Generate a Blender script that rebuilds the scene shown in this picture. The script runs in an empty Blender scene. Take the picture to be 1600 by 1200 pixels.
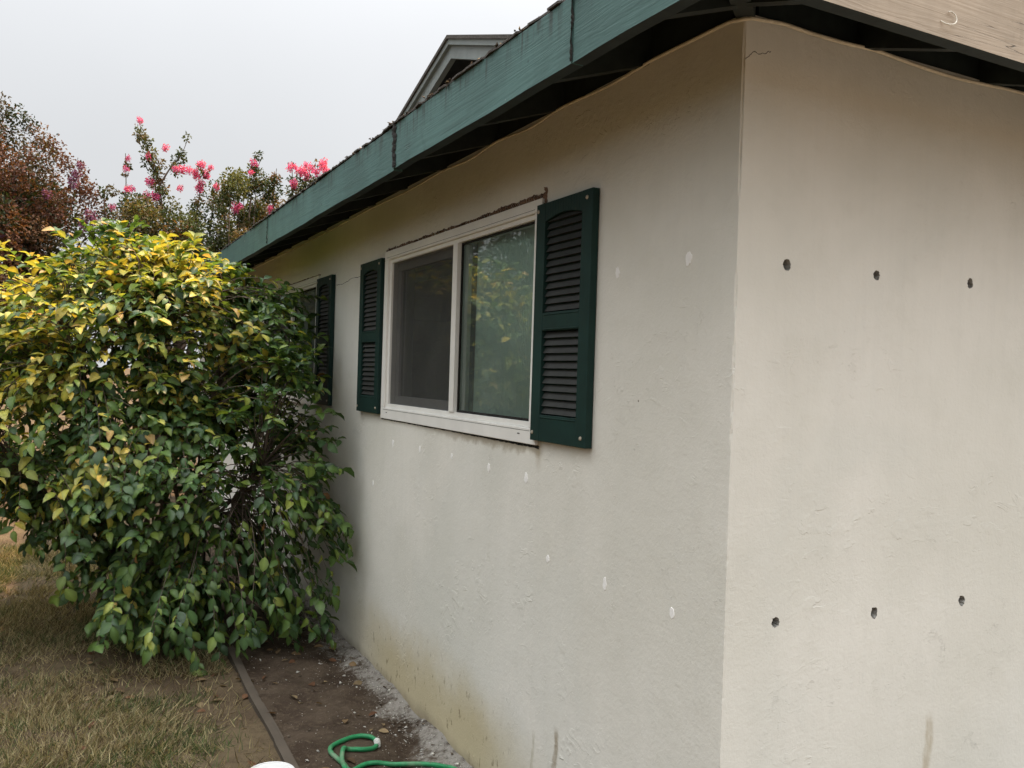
import bpy, bmesh, math, random
import numpy as np
from mathutils import Vector, Matrix

random.seed(7)
rng = np.random.default_rng(11)
SC = bpy.context.scene
COL = SC.collection

# ------------------------------------------------------------------ camera
CAM_POS = np.array((-1.58135, -1.77869, 1.711))
CR = np.array((0.888552, -0.457713, 0.031223))
CU = np.array((-0.023559, 0.022444, 0.999470))
CF = np.array((0.458171, 0.888817, -0.009160))
cd = bpy.data.cameras.new('camera')
cam = bpy.data.objects.new('camera', cd)
COL.objects.link(cam)
cam.matrix_world = Matrix(((CR[0], CU[0], -CF[0], CAM_POS[0]), (CR[1], CU[1], -CF[1], CAM_POS[1]),
                           (CR[2], CU[2], -CF[2], CAM_POS[2]), (0, 0, 0, 1)))
cd.sensor_width = 36.0
cd.lens = 30.2868
cd.clip_start = 0.05
cd.clip_end = 2000
SC.camera = cam

# ------------------------------------------------------------------ sky, sun, exposure
SUN_EL, SUN_HEAD = math.radians(61), math.radians(78)      # heading measured from +Y towards +X
W = bpy.data.worlds.new('World')
SC.world = W
W.use_nodes = True
wt = W.node_tree
wt.nodes.clear()
sky = wt.nodes.new('ShaderNodeTexSky')
sky.sky_type = 'NISHITA'
sky.sun_disc = False
sky.sun_elevation = SUN_EL
sky.sun_rotation = SUN_HEAD
sky.air_density = 1.0
sky.dust_density = 8.0
sky.ozone_density = 1.0
tc = wt.nodes.new('ShaderNodeTexCoord')
sx = wt.nodes.new('ShaderNodeSeparateXYZ')
wt.links.new(tc.outputs['Generated'], sx.inputs[0])
mr = wt.nodes.new('ShaderNodeMapRange')                    # smoke layer: overcast sky, brighter overhead
mr.inputs['From Min'].default_value = 0.0
mr.inputs['From Max'].default_value = 1.0
mr.inputs['To Min'].default_value = 4.55
mr.inputs['To Max'].default_value = 37.0
pw = wt.nodes.new('ShaderNodeMath')
pw.operation = 'POWER'
pw.use_clamp = True
pw.inputs[1].default_value = 3.4
wt.links.new(sx.outputs['Z'], pw.inputs[0])
wt.links.new(pw.outputs[0], mr.inputs['Value'])
sm = wt.nodes.new('ShaderNodeMix')
sm.data_type = 'RGBA'
sm.blend_type = 'MULTIPLY'
sm.inputs['Factor'].default_value = 1.0
sm.inputs[6].default_value = (0.965, 0.982, 1.0, 1)
cn = wt.nodes.new('ShaderNodeTexNoise')                    # faint unevenness of the smoke
cn.inputs['Scale'].default_value = 2.2
cn.inputs['Detail'].default_value = 4
wt.links.new(tc.outputs['Generated'], cn.inputs['Vector'])
cr_ = wt.nodes.new('ShaderNodeMapRange')
cr_.inputs['To Min'].default_value = 0.90
cr_.inputs['To Max'].default_value = 1.10
wt.links.new(cn.outputs[0], cr_.inputs['Value'])
cm = wt.nodes.new('ShaderNodeMath')
cm.operation = 'MULTIPLY'
wt.links.new(mr.outputs[0], cm.inputs[0])
wt.links.new(cr_.outputs[0], cm.inputs[1])
wt.links.new(cm.outputs[0], sm.inputs[7])
mx = wt.nodes.new('ShaderNodeMix')
mx.data_type = 'RGBA'
mx.inputs['Factor'].default_value = 0.90
wt.links.new(sky.outputs[0], mx.inputs[6])
wt.links.new(sm.outputs[2], mx.inputs[7])
bg = wt.nodes.new('ShaderNodeBackground')
bg.inputs['Strength'].default_value = 0.10
wt.links.new(mx.outputs[2], bg.inputs['Color'])
wo = wt.nodes.new('ShaderNodeOutputWorld')
wt.links.new(bg.outputs[0], wo.inputs[0])

sd = bpy.data.lights.new('sun', 'SUN')
sd.energy = 3.8
sd.angle = math.radians(1.5)
sd.color = (1.0, 0.66, 0.38)
sun = bpy.data.objects.new('sun', sd)
COL.objects.link(sun)
to_sun = Vector((math.cos(SUN_EL) * math.sin(SUN_HEAD), math.cos(SUN_EL) * math.cos(SUN_HEAD), math.sin(SUN_EL)))
sun.rotation_euler = (-to_sun).to_track_quat('-Z', 'Y').to_euler()
sun.location = (6, 6, 9)

SC.view_settings.view_transform = 'Standard'
SC.view_settings.look = 'None'
SC.view_settings.exposure = 0.80
SC.view_settings.gamma = 1.0
SC.render.engine = 'CYCLES'
SC.cycles.use_denoising = True
SC.cycles.use_adaptive_sampling = True
SC.cycles.adaptive_threshold = 0.025
SC.cycles.max_bounces = 6
SC.cycles.diffuse_bounces = 3
SC.cycles.transparent_max_bounces = 12
SC.cycles.caustics_reflective = False
SC.cycles.caustics_refractive = False

# ------------------------------------------------------------------ node helpers
class Mat:
    def __init__(s, name):
        s.m = bpy.data.materials.new(name)
        s.m.use_nodes = True
        s.t = s.m.node_tree
        s.t.nodes.clear()
        s.out = s.t.nodes.new('ShaderNodeOutputMaterial')
        s.co = s.n('ShaderNodeTexCoord').outputs['Object']
    def n(s, typ, ins=None, **at):
        nd = s.t.nodes.new(typ)
        for k, v in at.items():
            setattr(nd, k, v)
        for k, v in (ins or {}).items():
            sk = nd.inputs[k]
            if isinstance(v, bpy.types.NodeSocket):
                s.t.links.new(v, sk)
            else:
                sk.default_value = v
        return nd
    def xyz(s):
        o = s.n('ShaderNodeSeparateXYZ', {0: s.co})
        return o.outputs[0], o.outputs[1], o.outputs[2]
    def scale(s, v):
        return s.n('ShaderNodeMapping', {'Vector': s.co, 'Scale': v}).outputs[0]
    def noise(s, sc, det=4, rough=.55, dist=0, vec=None):
        return s.n('ShaderNodeTexNoise', {'Vector': vec or s.co, 'Scale': sc, 'Detail': det, 'Roughness': rough, 'Distortion': dist}).outputs[0]
    def math(s, op, a, b=0.0, c=None):
        ins = {0: a, 1: b}
        if c is not None:
            ins[2] = c
        return s.n('ShaderNodeMath', ins, operation=op).outputs[0]
    def step(s, v, a, b, lo=0.0, hi=1.0):
        return s.n('ShaderNodeMapRange', {'Value': v, 'From Min': a, 'From Max': b, 'To Min': lo, 'To Max': hi}, interpolation_type='SMOOTHSTEP').outputs[0]
    def mul(s, *v):
        r = v[0]
        for x in v[1:]:
            r = s.math('MULTIPLY', r, x)
        return r
    def mix(s, f, a, b):
        fix = lambda c: c if isinstance(c, bpy.types.NodeSocket) else (*c, 1)
        return s.n('ShaderNodeMix', {0: f, 6: fix(a), 7: fix(b)}, data_type='RGBA').outputs[2]
    def bump(s, h, dist=.002, strength=1.0, normal=None):
        ins = {'Height': h, 'Distance': dist, 'Strength': strength}
        if normal is not None:
            ins['Normal'] = normal
        return s.n('ShaderNodeBump', ins).outputs[0]
    def pbr(s, col, rough=.8, normal=None, spec=.3, **kw):
        ins = {'Base Color': col if isinstance(col, bpy.types.NodeSocket) else (*col, 1), 'Roughness': rough, 'Specular IOR Level': spec}
        if normal is not None:
            ins['Normal'] = normal
        ins.update(kw)
        return s.n('ShaderNodeBsdfPrincipled', ins).outputs[0]
    def done(s, sh):
        s.t.links.new(sh, s.out.inputs[0])
        return s.m

def m_plain(name, col, rough=.7, var=.25, sc=30, bump=.0008, spec=.3):
    m = Mat(name)
    n1 = m.noise(sc, 6, .6)
    n2 = m.noise(sc * .17, 3)
    f = m.math('ADD', m.mul(n1, .5), m.mul(n2, .5))
    c = m.mix(m.step(f, .35, .65), tuple(x * (1 - var) for x in col), tuple(min(.9, x * (1 + var)) for x in col))
    return m.done(m.pbr(c, rough, m.bump(n1, bump), spec))

def m_stucco():
    m = Mat('stucco')
    x, y, z = m.xyz()
    big = m.noise(1.3, 5, .55)
    mid = m.noise(7, 5, .6)
    fine = m.noise(90, 5, .65)
    # trowel ridges: short contour lines of a stretched noise, only in places
    rv = m.n('ShaderNodeMapping', {'Vector': m.co, 'Scale': (1, 1, 1.8), 'Rotation': (.35, .25, 0)}).outputs[0]
    rn = m.noise(9, 3.5, .55, .6, rv)
    ridge = m.step(m.math('ABSOLUTE', m.math('SUBTRACT', rn, .53)), 0, .022, 1, 0)
    rmask = m.mul(m.step(m.noise(2.0, 3, .6), .48, .75), m.step(m.noise(16, 2), .46, .60))
    ridge = m.mul(ridge, rmask)
    rn2 = m.noise(21, 4, .6, .9, rv)
    ridge2 = m.mul(m.step(m.math('ABSOLUTE', m.math('SUBTRACT', rn2, .5)), 0, .02, 1, 0), m.mul(m.step(m.noise(3.1, 3, .6), .46, .72), m.step(m.noise(23, 2), .48, .60)))
    plates = m.step(rn, .50, .56)
    h = m.math('ADD', m.mul(fine, .32), m.mul(mid, .8))
    h = m.math('ADD', h, m.mul(m.noise(34, 4, .6), .28))
    h = m.math('ADD', h, m.mul(ridge, .30))
    h = m.math('ADD', h, m.mul(ridge2, .22))
    h = m.math('ADD', h, m.mul(plates, rmask, .4))
    # paint colour, faint roller streaks and mottling
    st = m.noise(6, 4, .6, 0, m.scale((5, 5, .35)))
    c = m.mix(m.step(big, .3, .7), (.665, .652, .580), (.76, .742, .675))
    c = m.mix(m.mul(m.step(st, .42, .72), .16), c, (.63, .62, .565))
    c = m.mix(m.mul(m.step(mid, .52, .72), .22), c, (.60, .585, .51))
    c = m.mix(m.mul(m.step(m.noise(.9, 4, .6, .5), .48, .62), .28), c, (.60, .61, .555))
    onA = m.step(x, .004, .012, 1, 0)
    onB = m.math('SUBTRACT', 1.0, onA)
    # rust-yellow sprinkler stain low on the side wall
    edge = m.math('ADD', z, m.math('ADD', m.mul(big, .35), m.mul(mid, .16)))
    s1 = m.mul(onA, m.step(edge, .40, .72, 1, 0), m.step(y, .75, 1.55), m.step(y, 2.5, 3.8, 1, 0))
    c = m.mix(m.mul(s1, .8), c, (.50, .42, .235))
    spots = m.mul(s1, m.step(m.noise(26, 4, .7, 0, m.scale((1, 1, .45))), .59, .66))
    c = m.mix(m.mul(spots, .75), c, (.17, .13, .07))
    # soil splash just above the ground
    splash = m.mul(m.step(m.math('ADD', z, m.mul(mid, .10)), .05, .15, 1, 0), .8)
    c = m.mix(splash, c, (.24, .20, .14))
    # grime under the window sill and dribbles
    gs = m.math('ADD', z, m.mul(m.noise(11, 5, .7), .085))
    s2 = m.mul(onA, m.step(gs, 1.445, 1.475), m.step(z, 1.475, 1.48, 1, 0), m.step(y, 1.0, 1.07), m.step(y, 1.5, 2.5, 1, 0))
    c = m.mix(m.mul(s2, .75), c, (.33, .285, .205))
    s2b = m.mul(onA, m.step(m.math('ABSOLUTE', m.math('SUBTRACT', y, m.math('ADD', 1.045, m.mul(mid, .02)))), .0, .035, 1, 0), m.step(z, 1.33, 1.45), m.step(z, 1.47, 1.5, 1, 0))
    c = m.mix(m.mul(s2b, .6), c, (.36, .30, .21))
    # brown smears
    def smear(mask, yy, w, z0, z1, ax, col, amt):
        d = m.math('ABSOLUTE', m.math('SUBTRACT', ax, m.math('ADD', yy - .03, m.mul(m.noise(9, 3), .06))))
        q = m.mul(mask, m.step(d, w * .3, w, 1, 0), m.step(z, z1 - .05, z1, 1, 0), m.step(z, z0 - .05, z0), m.step(m.noise(30, 4, .7, 0, m.scale((1, 1, .3))), .3, .6, .35, 1))
        return m.mix(m.mul(q, amt), c, col)
    c = smear(onA, .865, .022, .20, .47, y, (.26, .20, .12), .7)
    c = smear(onA, 1.03, .015, .15, .40, y, (.33, .30, .19), .45)
    c = smear(onB, .842, .028, .30, .705, x, (.42, .36, .25), .65)
    # small dark specks
    vz = m.n('ShaderNodeTexVoronoi', {'Vector': m.co, 'Scale': 7.0, 'Randomness': 1.0})
    sp = m.mul(m.step(vz.outputs['Distance'], .018, .03, 1, 0), m.step(m.noise(3.1, 2), .5, .6))
    c = m.mix(m.mul(sp, .8), c, (.10, .085, .06))
    # grime caught on ridges
    return m.done(m.pbr(c, .85, m.bump(h, .0042, .9), .25))

def m_wood(name, col, chip, axis, grime=.35, rough=.6, grain=.9, flake=.715, drip=0):
    """painted board, grain along the given axis"""
    m = Mat(name)
    sc = [55, 55, 55]
    sc[axis] = 1.6
    g = m.noise(1.0, 6, .62, .35, m.scale(tuple(sc)))
    sc2 = [14, 14, 14]
    sc2[axis] = .9
    g2 = m.noise(1.0, 4, .6, .6, m.scale(tuple(sc2)))
    rings = m.math('SINE', m.mul(m.math('ADD', m.mul(g2, 7), m.mul(m.xyz()[2], 26)), 9.0))
    mot = m.noise(3.3, 5, .6)
    c = m.mix(m.step(mot, .3, .7), tuple(v * .84 for v in col), tuple(v * 1.14 for v in col))
    c = m.mix(m.mul(m.step(g, .52, .75), grime), c, tuple(v * .38 for v in col))
    c = m.mix(m.mul(m.step(m.noise(5.5, 5, .65, .4, m.scale((1, 1, .5))), .58, .74), .45), c, tuple(v * .55 for v in col))
    if drip:        # dark run-off streaks under the roof edge
        dn = m.noise(1.0, 5, .65, .2, m.scale((30, 30, 3)))
        dz = m.step(m.math('ADD', m.xyz()[2], m.mul(m.noise(7, 4), .16)), 2.70, 2.80)
        c = m.mix(m.mul(m.step(dn, .50, .66), dz, drip), c, (.03, .035, .03))
        kn = m.n('ShaderNodeTexVoronoi', {'Vector': m.co, 'Scale': 5.5}).outputs['Distance']
        c = m.mix(m.mul(m.step(kn, .03, .055, 1, 0), .7), c, tuple(v * .3 for v in col))
    chips = m.step(m.noise(15, 6, .75, .3), flake, flake + .02)
    c = m.mix(m.mul(chips, .85), c, chip)
    cr = m.noise(1.0, 3, .5, .7, m.scale(tuple(v * .45 for v in sc)))
    crack = m.mul(m.step(m.math('ABSOLUTE', m.math('SUBTRACT', cr, .5)), 0, .006, 1, 0), m.step(m.noise(2.2, 2), .56, .66))
    c = m.mix(m.mul(crack, .85), c, (.012, .014, .012))
    h = m.math('ADD', m.mul(g, .7 * grain), m.mul(rings, .10 * grain))
    h = m.math('SUBTRACT', h, m.mul(crack, 1.2))
    return m.done(m.pbr(c, rough, m.bump(h, .0022, .8), .3))

def m_leaf(name, trans=.3, rough=.38, spec=.45):
    m = Mat(name)
    a = m.n('ShaderNodeAttribute', attribute_name='col').outputs['Color']
    n = m.noise(60, 3)
    c = m.mix(m.step(n, .3, .75), a, m.n('ShaderNodeMix', {0: 1.0, 6: a, 7: (.62, .66, .6, 1)}, data_type='RGBA', blend_type='MULTIPLY').outputs[2])
    p = m.pbr(c, rough, m.bump(n, .0006), spec)
    tcol = m.n('ShaderNodeMix', {0: 1.0, 6: a, 7: (1.25, 1.15, .45, 1)}, data_type='RGBA', blend_type='MULTIPLY').outputs[2]
    t = m.n('ShaderNodeBsdfTranslucent', {'Color': tcol}).outputs[0]
    return m.done(m.n('ShaderNodeMixShader', {0: trans, 1: p, 2: t}).outputs[0])

def m_attr(name, rough=.9, spec=.15):
    m = Mat(name)
    a = m.n('ShaderNodeAttribute', attribute_name='col').outputs['Color']
    return m.done(m.pbr(a, rough, None, spec))

def m_lawn():
    m = Mat('dry_lawn_soil')
    x, y, z = m.xyz()
    n1 = m.noise(1.6, 5, .6)
    n2 = m.noise(24, 6, .7)
    n3 = m.noise(140, 3, .7)
    c = m.mix(m.step(n1, .35, .65), (.085, .060, .038), (.135, .102, .060))
    c = m.mix(m.mul(m.step(n2, .45, .7), .7), c, (.050, .034, .022))
    c = m.mix(m.mul(m.step(n3, .5, .7), .4), c, (.20, .155, .09))
    return m.done(m.pbr(c, .95, m.bump(m.math('ADD', n2, m.mul(n3, .4)), .012), .1))

def m_soil():
    m = Mat('bed_soil')
    x, y, z = m.xyz()
    n1 = m.noise(4, 5, .6)
    n2 = m.noise(38, 6, .7)
    n3 = m.noise(160, 4, .7)
    c = m.mix(m.step(n1, .35, .65), (.050, .035, .024), (.090, .067, .047))
    c = m.mix(m.mul(m.step(n2, .5, .72), .6), c, (.16, .125, .09))
    # stucco dust fallen along the wall
    e = m.math('ADD', x, m.math('ADD', m.mul(m.math('SUBTRACT', n1, .5), .45), m.mul(m.math('SUBTRACT', n2, .5), .38)))
    dust = m.mul(m.step(e, -.17, -.03), m.step(m.noise(17, 5, .7), .30, .56))
    c = m.mix(m.mul(dust, .78), c, (.38, .36, .325))
    fl = m.step(n3, .64, .70)
    c = m.mix(m.mul(fl, .5), c, (.40, .37, .32))
    return m.done(m.pbr(c, .95, m.bump(m.math('ADD', n2, m.mul(n3, .5)), .012), .1))

def m_glass():
    m = Mat('window_glass')
    f = m.n('ShaderNodeFresnel', {'IOR': 1.62}).outputs[0]
    f = m.math('MINIMUM', m.mul(f, 1.15), 1.0)
    n = m.noise(2.2, 2)
    g = m.n('ShaderNodeBsdfGlossy', {'Color': (.93, .97, .95, 1), 'Roughness': 0.012, 'Normal': m.bump(n, .0012, .5)}).outputs[0]
    t = m.n('ShaderNodeBsdfTransparent', {'Color': (.90, .95, .92, 1)}).outputs[0]
    gl = m.n('ShaderNodeMixShader', {0: f, 1: t, 2: g}).outputs[0]
    film = m.n('ShaderNodeBsdfDiffuse', {'Color': (.50, .60, .54, 1)}).outputs[0]          # pale haze layer mixed in so the pane looks milky
    return m.done(m.n('ShaderNodeMixShader', {0: m.step(m.noise(3, 5, .65), .3, .75, .08, .17), 1: gl, 2: film}).outputs[0])

def m_screen():
    m = Mat('insect_screen')
    d = m.pbr(m.mix(m.step(m.noise(4, 4), .3, .7), (.045, .045, .042), (.062, .061, .056)), .8, None, .2)
    t = m.n('ShaderNodeBsdfTransparent', {'Color': (1, 1, 1, 1)}).outputs[0]
    return m.done(m.n('ShaderNodeMixShader', {0: .36, 1: d, 2: t}).outputs[0])

def m_shingle():
    m = Mat('asphalt_shingle')
    n = m.noise(160, 4, .7)
    c = m.mix(m.step(n, .35, .7), (.055, .05, .045), (.16, .145, .13))
    return m.done(m.pbr(c, .95, m.bump(n, .003), .1))

def m_hose():
    m = Mat('green_hose')
    n = m.noise(7, 5, .65)
    c = m.mix(m.step(m.noise(40, 4), .3, .7), (.014, .165, .060), (.022, .23, .085))
    c = m.mix(m.mul(m.step(n, .46, .70), .62), c, (.25, .27, .20))
    c = m.mix(m.mul(m.step(m.noise(55, 4, .7), .58, .70), .5), c, (.12, .10, .07))
    return m.done(m.pbr(c, m.step(n, .4, .7, .35, .8), m.bump(m.noise(90, 3), .0006), .35))

M = dict(
    stucco=m_stucco(), lawn=m_lawn(), soil=m_soil(), glass=m_glass(), screen=m_screen(), shingle=m_shingle(),
    teal=m_wood('teal_fascia_paint', (.074, .150, .137), (.50, .50, .46), 1, .5, drip=.8),
    teal_dull=m_wood('teal_fascia_paint_far', (.066, .130, .114), (.60, .60, .55), 1, .4, flake=.66, drip=.6),
    tan=m_wood('weathered_tan_board', (.47, .385, .295), (.20, .17, .13), 0, .35, .8),
    eave=m_plain('dark_green_eave_paint', (.017, .024, .022), .7, .3, 20),
    gabletrim=m_plain('grey_green_gable_trim', (.20, .225, .218), .6, .14, 8),
    gabledark=m_plain('gable_recess_shade', (.035, .036, .032), .8, .3, 12),  # shade of the recessed gable wall and soffit put into the colour
    shutter=m_plain('dark_green_shutter_vinyl', (.009, .031, .026), .6, .2, 9, .0004, .22),
    slat=m_plain('faded_louvre_vinyl', (.030, .032, .029), .6, .35, 14, .0005, .3),
    white=m_plain('window_vinyl', (.80, .79, .745), .45, .05, 9, .0003, .4),
    sash=m_plain('aluminium_sash_grey', (.42, .42, .40), .5, .1, 9, .0003, .4),
    caulk=m_plain('brown_caulk_edge', (.16, .105, .075), .9, .5, 40, .003),
    gap=m_plain('dark_joint_mastic', (.016, .015, .013), .9, .4, 60, .004),
    patch=m_plain('wall_filler', (.86, .85, .82), .9, .03, 60, .002),
    hole=m_plain('drilled_stucco_core', (.34, .33, .30), .95, .4, 120, .004),
    fibre=m_plain('hole_backing', (.10, .095, .085), .95, .5, 90, .004),
    cable=m_plain('cream_cable', (.66, .59, .45), .6, .15, 25),
    screw=m_plain('shutter_screw', (.36, .32, .25), .5, .3, 80),
    curtain=m_plain('green_curtain', (.60, .80, .70), .9, .03, 3, .0006),
    room=m_plain('room_paint', (.30, .29, .27), .9, .05, 4),
    bark=m_plain('bush_bark', (.115, .088, .066), .9, .35, 30, .003),
    bark2=m_plain('tree_bark', (.16, .12, .09), .9, .35, 14, .004),
    leaf=m_leaf('camellia_leaf', .34, .42, .42),
    fine=m_leaf('small_tree_leaf', .28, .6, .2),
    petal=m_leaf('crinkled_petal', .35, .8, .1),
    grass=m_leaf('grass_blade', .2, .8, .1),
    bits=m_attr('ground_bits'),
    edging=m_wood('grey_edging_timber', (.080, .064, .048), (.05, .04, .03), 1, .5, .9),
    hose=m_hose(),
    hosedust=m_plain('dusty_hose_coupling', (.52, .53, .49), .7, .3, 60, .002),
    pail=m_plain('white_pail_plastic', (.60, .60, .585), .45, .06, 14, .0002, .4),
    curl=m_plain('peeled_paint_curl', (.75, .70, .60), .6, .1, 40),
)

# ------------------------------------------------------------------ object helpers
def tag(o, label=None, cat=None, group=None, kind=None):
    for k, v in (('label', label), ('category', cat), ('group', group), ('kind', kind)):
        if v:
            o[k] = v
    return o

def empty(name, loc=(0, 0, 0), rz=0):
    o = bpy.data.objects.new(name, None)
    o.empty_display_size = .1
    COL.objects.link(o)
    o.location = loc
    o.rotation_euler = (0, 0, rz)
    return o

def link(name, me, parent=None, loc=None):
    o = bpy.data.objects.new(name, me)
    COL.objects.link(o)
    if parent is not None:
        o.parent = parent
    if loc is not None:
        o.location = loc
    return o

class MB:
    """collects faces for one mesh"""
    def __init__(s):
        s.v, s.f, s.mi = [], [], []
        s.m = 0
    def face(s, pts, mi=None):
        i = len(s.v)
        s.v += [tuple(p) for p in pts]
        s.f.append(tuple(range(i, i + len(pts))))
        s.mi.append(s.m if mi is None else mi)
    def box(s, a, b, mi=None):
        x0, y0, z0 = (min(p, q) for p, q in zip(a, b))
        x1, y1, z1 = (max(p, q) for p, q in zip(a, b))
        i = len(s.v)
        s.v += [(x, y, z) for z in (z0, z1) for y in (y0, y1) for x in (x0, x1)]
        for f in ((0, 2, 3, 1), (4, 5, 7, 6), (0, 1, 5, 4), (2, 6, 7, 3), (0, 4, 6, 2), (1, 3, 7, 5)):
            s.f.append(tuple(i + k for k in f))
            s.mi.append(s.m if mi is None else mi)
    def hexa(s, p, mi=None):
        """eight corners, bottom ring then top ring"""
        i = len(s.v)
        s.v += [tuple(q) for q in p]
        for f in ((3, 2, 1, 0), (4, 5, 6, 7), (0, 1, 5, 4), (1, 2, 6, 5), (2, 3, 7, 6), (3, 0, 4, 7)):
            s.f.append(tuple(i + k for k in f))
            s.mi.append(s.m if mi is None else mi)
    def tube(s, pts, rad, n=6, cap=True, mi=None):
        pts = [Vector(p) for p in pts]
        if not hasattr(rad, '__len__'):
            rad = [rad] * len(pts)
        i0 = len(s.v)
        t = (pts[1] - pts[0]).normalized()
        up = Vector((0, 0, 1)) if abs(t.z) < .9 else Vector((1, 0, 0))
        u = t.cross(up).normalized()
        for k, p in enumerate(pts):
            t = (pts[min(k + 1, len(pts) - 1)] - pts[max(k - 1, 0)])
            t = t.normalized() if t.length > 1e-9 else Vector((0, 0, 1))
            u = (u - t * u.dot(t))
            u = u.normalized() if u.length > 1e-6 else t.orthogonal().normalized()
            w = t.cross(u)
            for j in range(n):
                a = 2 * math.pi * j / n
                q = p + (u * math.cos(a) + w * math.sin(a)) * rad[k]
                s.v.append(tuple(q))
        for k in range(len(pts) - 1):
            for j in range(n):
                a, b = i0 + k * n + j, i0 + k * n + (j + 1) % n
                s.f.append((a, b, b + n, a + n))
                s.mi.append(s.m if mi is None else mi)
        if cap:
            s.f.append(tuple(i0 + j for j in reversed(range(n))))
            s.f.append(tuple(i0 + (len(pts) - 1) * n + j for j in range(n)))
            s.mi += [s.m if mi is None else mi] * 2
    def lathe(s, prof, c, n=32):
        """profile of (radius, z) about a vertical axis at c"""
        i0 = len(s.v)
        for r, z in prof:
            for j in range(n):
                a = 2 * math.pi * j / n
                s.v.append((c[0] + r * math.cos(a), c[1] + r * math.sin(a), c[2] + z))
        for k in range(len(prof) - 1):
            for j in range(n):
                a, b = i0 + k * n + j, i0 + k * n + (j + 1) % n
                s.f.append((a, b, b + n, a + n))
                s.mi.append(s.m)
    def mesh(s, name, mats, smooth=False):
        me = bpy.data.meshes.new(name)
        me.from_pydata(s.v, [], s.f)
        for m in (mats if isinstance(mats, (list, tuple)) else [mats]):
            me.materials.append(m)
        me.polygons.foreach_set('material_index', s.mi)
        if smooth:
            me.polygons.foreach_set('use_smooth', [True] * len(s.f))
        me.update()
        return me
    def build(s, name, mats, parent=None, smooth=False, bevel=0):
        o = link(name, s.mesh(name, mats, smooth), parent)
        if bevel:
            b = o.modifiers.new('bevel', 'BEVEL')
            b.width = bevel
            b.segments = 2
            b.limit_method = 'ANGLE'
        return o

def scatter(name, tv, tf, mats3, pos, col, mat, smooth=True, parent=None, vmul=None):
    """one mesh holding many copies of a small template (tv, tf)"""
    n, k = len(pos), tv.shape[-2]
    V = (np.einsum('nij,nkj->nki' if tv.ndim == 3 else 'nij,kj->nki', mats3, tv) + pos[:, None, :]).reshape(-1, 3)
    loops, starts, tot = [], [], 0
    flat = np.concatenate([np.array(f) for f in tf])
    sizes = np.array([len(f) for f in tf])
    L = (flat[None, :] + (np.arange(n) * k)[:, None]).ravel()
    S = np.tile(sizes, n)
    st = np.concatenate(([0], np.cumsum(S)[:-1]))
    me = bpy.data.meshes.new(name)
    me.vertices.add(len(V))
    me.vertices.foreach_set('co', V.astype(np.float32).ravel())
    me.loops.add(len(L))
    me.loops.foreach_set('vertex_index', L.astype(np.int32))
    me.polygons.add(len(S))
    me.polygons.foreach_set('loop_start', st.astype(np.int32))
    me.polygons.foreach_set('loop_total', S.astype(np.int32))
    me.update(calc_edges=True)
    if smooth:
        me.polygons.foreach_set('use_smooth', np.ones(len(S), bool))
    at = me.attributes.new('col', 'FLOAT_COLOR', 'POINT')
    C = np.ones((n, k, 4), np.float32)
    C[:, :, :3] = col[:, None, :] * (1 if vmul is None else np.array(vmul)[None, :, None])
    at.data.foreach_set('color', C.ravel())
    me.materials.append(mat)
    return link(name, me, parent)

def frames(d, nrm):
    """rotation matrices whose Y axis is d and Z axis is close to nrm"""
    d = d / np.linalg.norm(d, axis=1, keepdims=True)
    x = np.cross(d, nrm)
    x /= np.linalg.norm(x, axis=1, keepdims=True) + 1e-9
    z = np.cross(x, d)
    return np.stack((x, d, z), axis=2)

def unit(v):
    return v / (np.linalg.norm(v, axis=-1, keepdims=True) + 1e-9)

# ------------------------------------------------------------------ ground
def sheet(name, x0, x1, y0, y1, step, hfun, mat, kind='structure'):
    nx, ny = max(1, round((x1 - x0) / step)), max(1, round((y1 - y0) / step))
    X, Y = np.meshgrid(np.linspace(x0, x1, nx + 1), np.linspace(y0, y1, ny + 1))
    Z = hfun(X, Y)
    me = bpy.data.meshes.new(name)
    idx = np.arange((nx + 1) * (ny + 1)).reshape(ny + 1, nx + 1)
    F = np.stack((idx[:-1, :-1], idx[:-1, 1:], idx[1:, 1:], idx[1:, :-1]), -1).reshape(-1, 4)
    me.from_pydata(np.stack((X, Y, Z), -1).reshape(-1, 3).tolist(), [], F.tolist())
    me.polygons.foreach_set('use_smooth', [True] * len(F))
    me.materials.append(mat)
    o = link(name, me)
    o['kind'] = kind
    return o

def wob(X, Y, s, a, seed):
    r = np.random.default_rng(seed)
    out = np.zeros_like(X)
    for k in range(7):
        f = s * 1.7 ** k
        th, ph = r.uniform(0, 6.28, 2)
        out += a * .62 ** k * np.sin(f * (X * np.cos(th) + Y * np.sin(th)) + ph) * np.sin(f * .8 * (Y * np.cos(th) - X * np.sin(th)) + ph * 1.7)
    return out

lawn_h = lambda X, Y: -.012 + wob(X, Y, 5, .008, 3)
LX0, LX1, LY0, LY1 = -5.0, -.70, -.5, 9.0
sheet('lawn', LX0, LX1, LY0, LY1, .05, lawn_h, M['lawn'])
g = MB()          # the ground beyond, out to the horizon, a few millimetres lower
g.face([(-400, -400, -.05), (400, -400, -.05), (400, 400, -.05), (-400, 400, -.05)])
g.build('ground', M['lawn'])['kind'] = 'structure'
dw = MB()         # unseen concrete slab, added to bounce light onto the end wall
dw.box((-1.05, -14, -.12), (12, -.63, -.004))
dw.build('bounce_slab', m_plain('bounce_slab_concrete', (.14, .13, .115), .9, .12, 14, .002))['kind'] = 'structure'
bed_h = lambda X, Y: -.005 + wob(X, Y, 9, .014, 5) + .035 * np.clip((X + .16) / .16, 0, 1) ** 1.5 + .02 * np.clip((Y - 2) / 2, 0, 1)
sheet('planting_bed', -.665, .05, -.6, 8.0, .018, bed_h, M['soil'])

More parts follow.
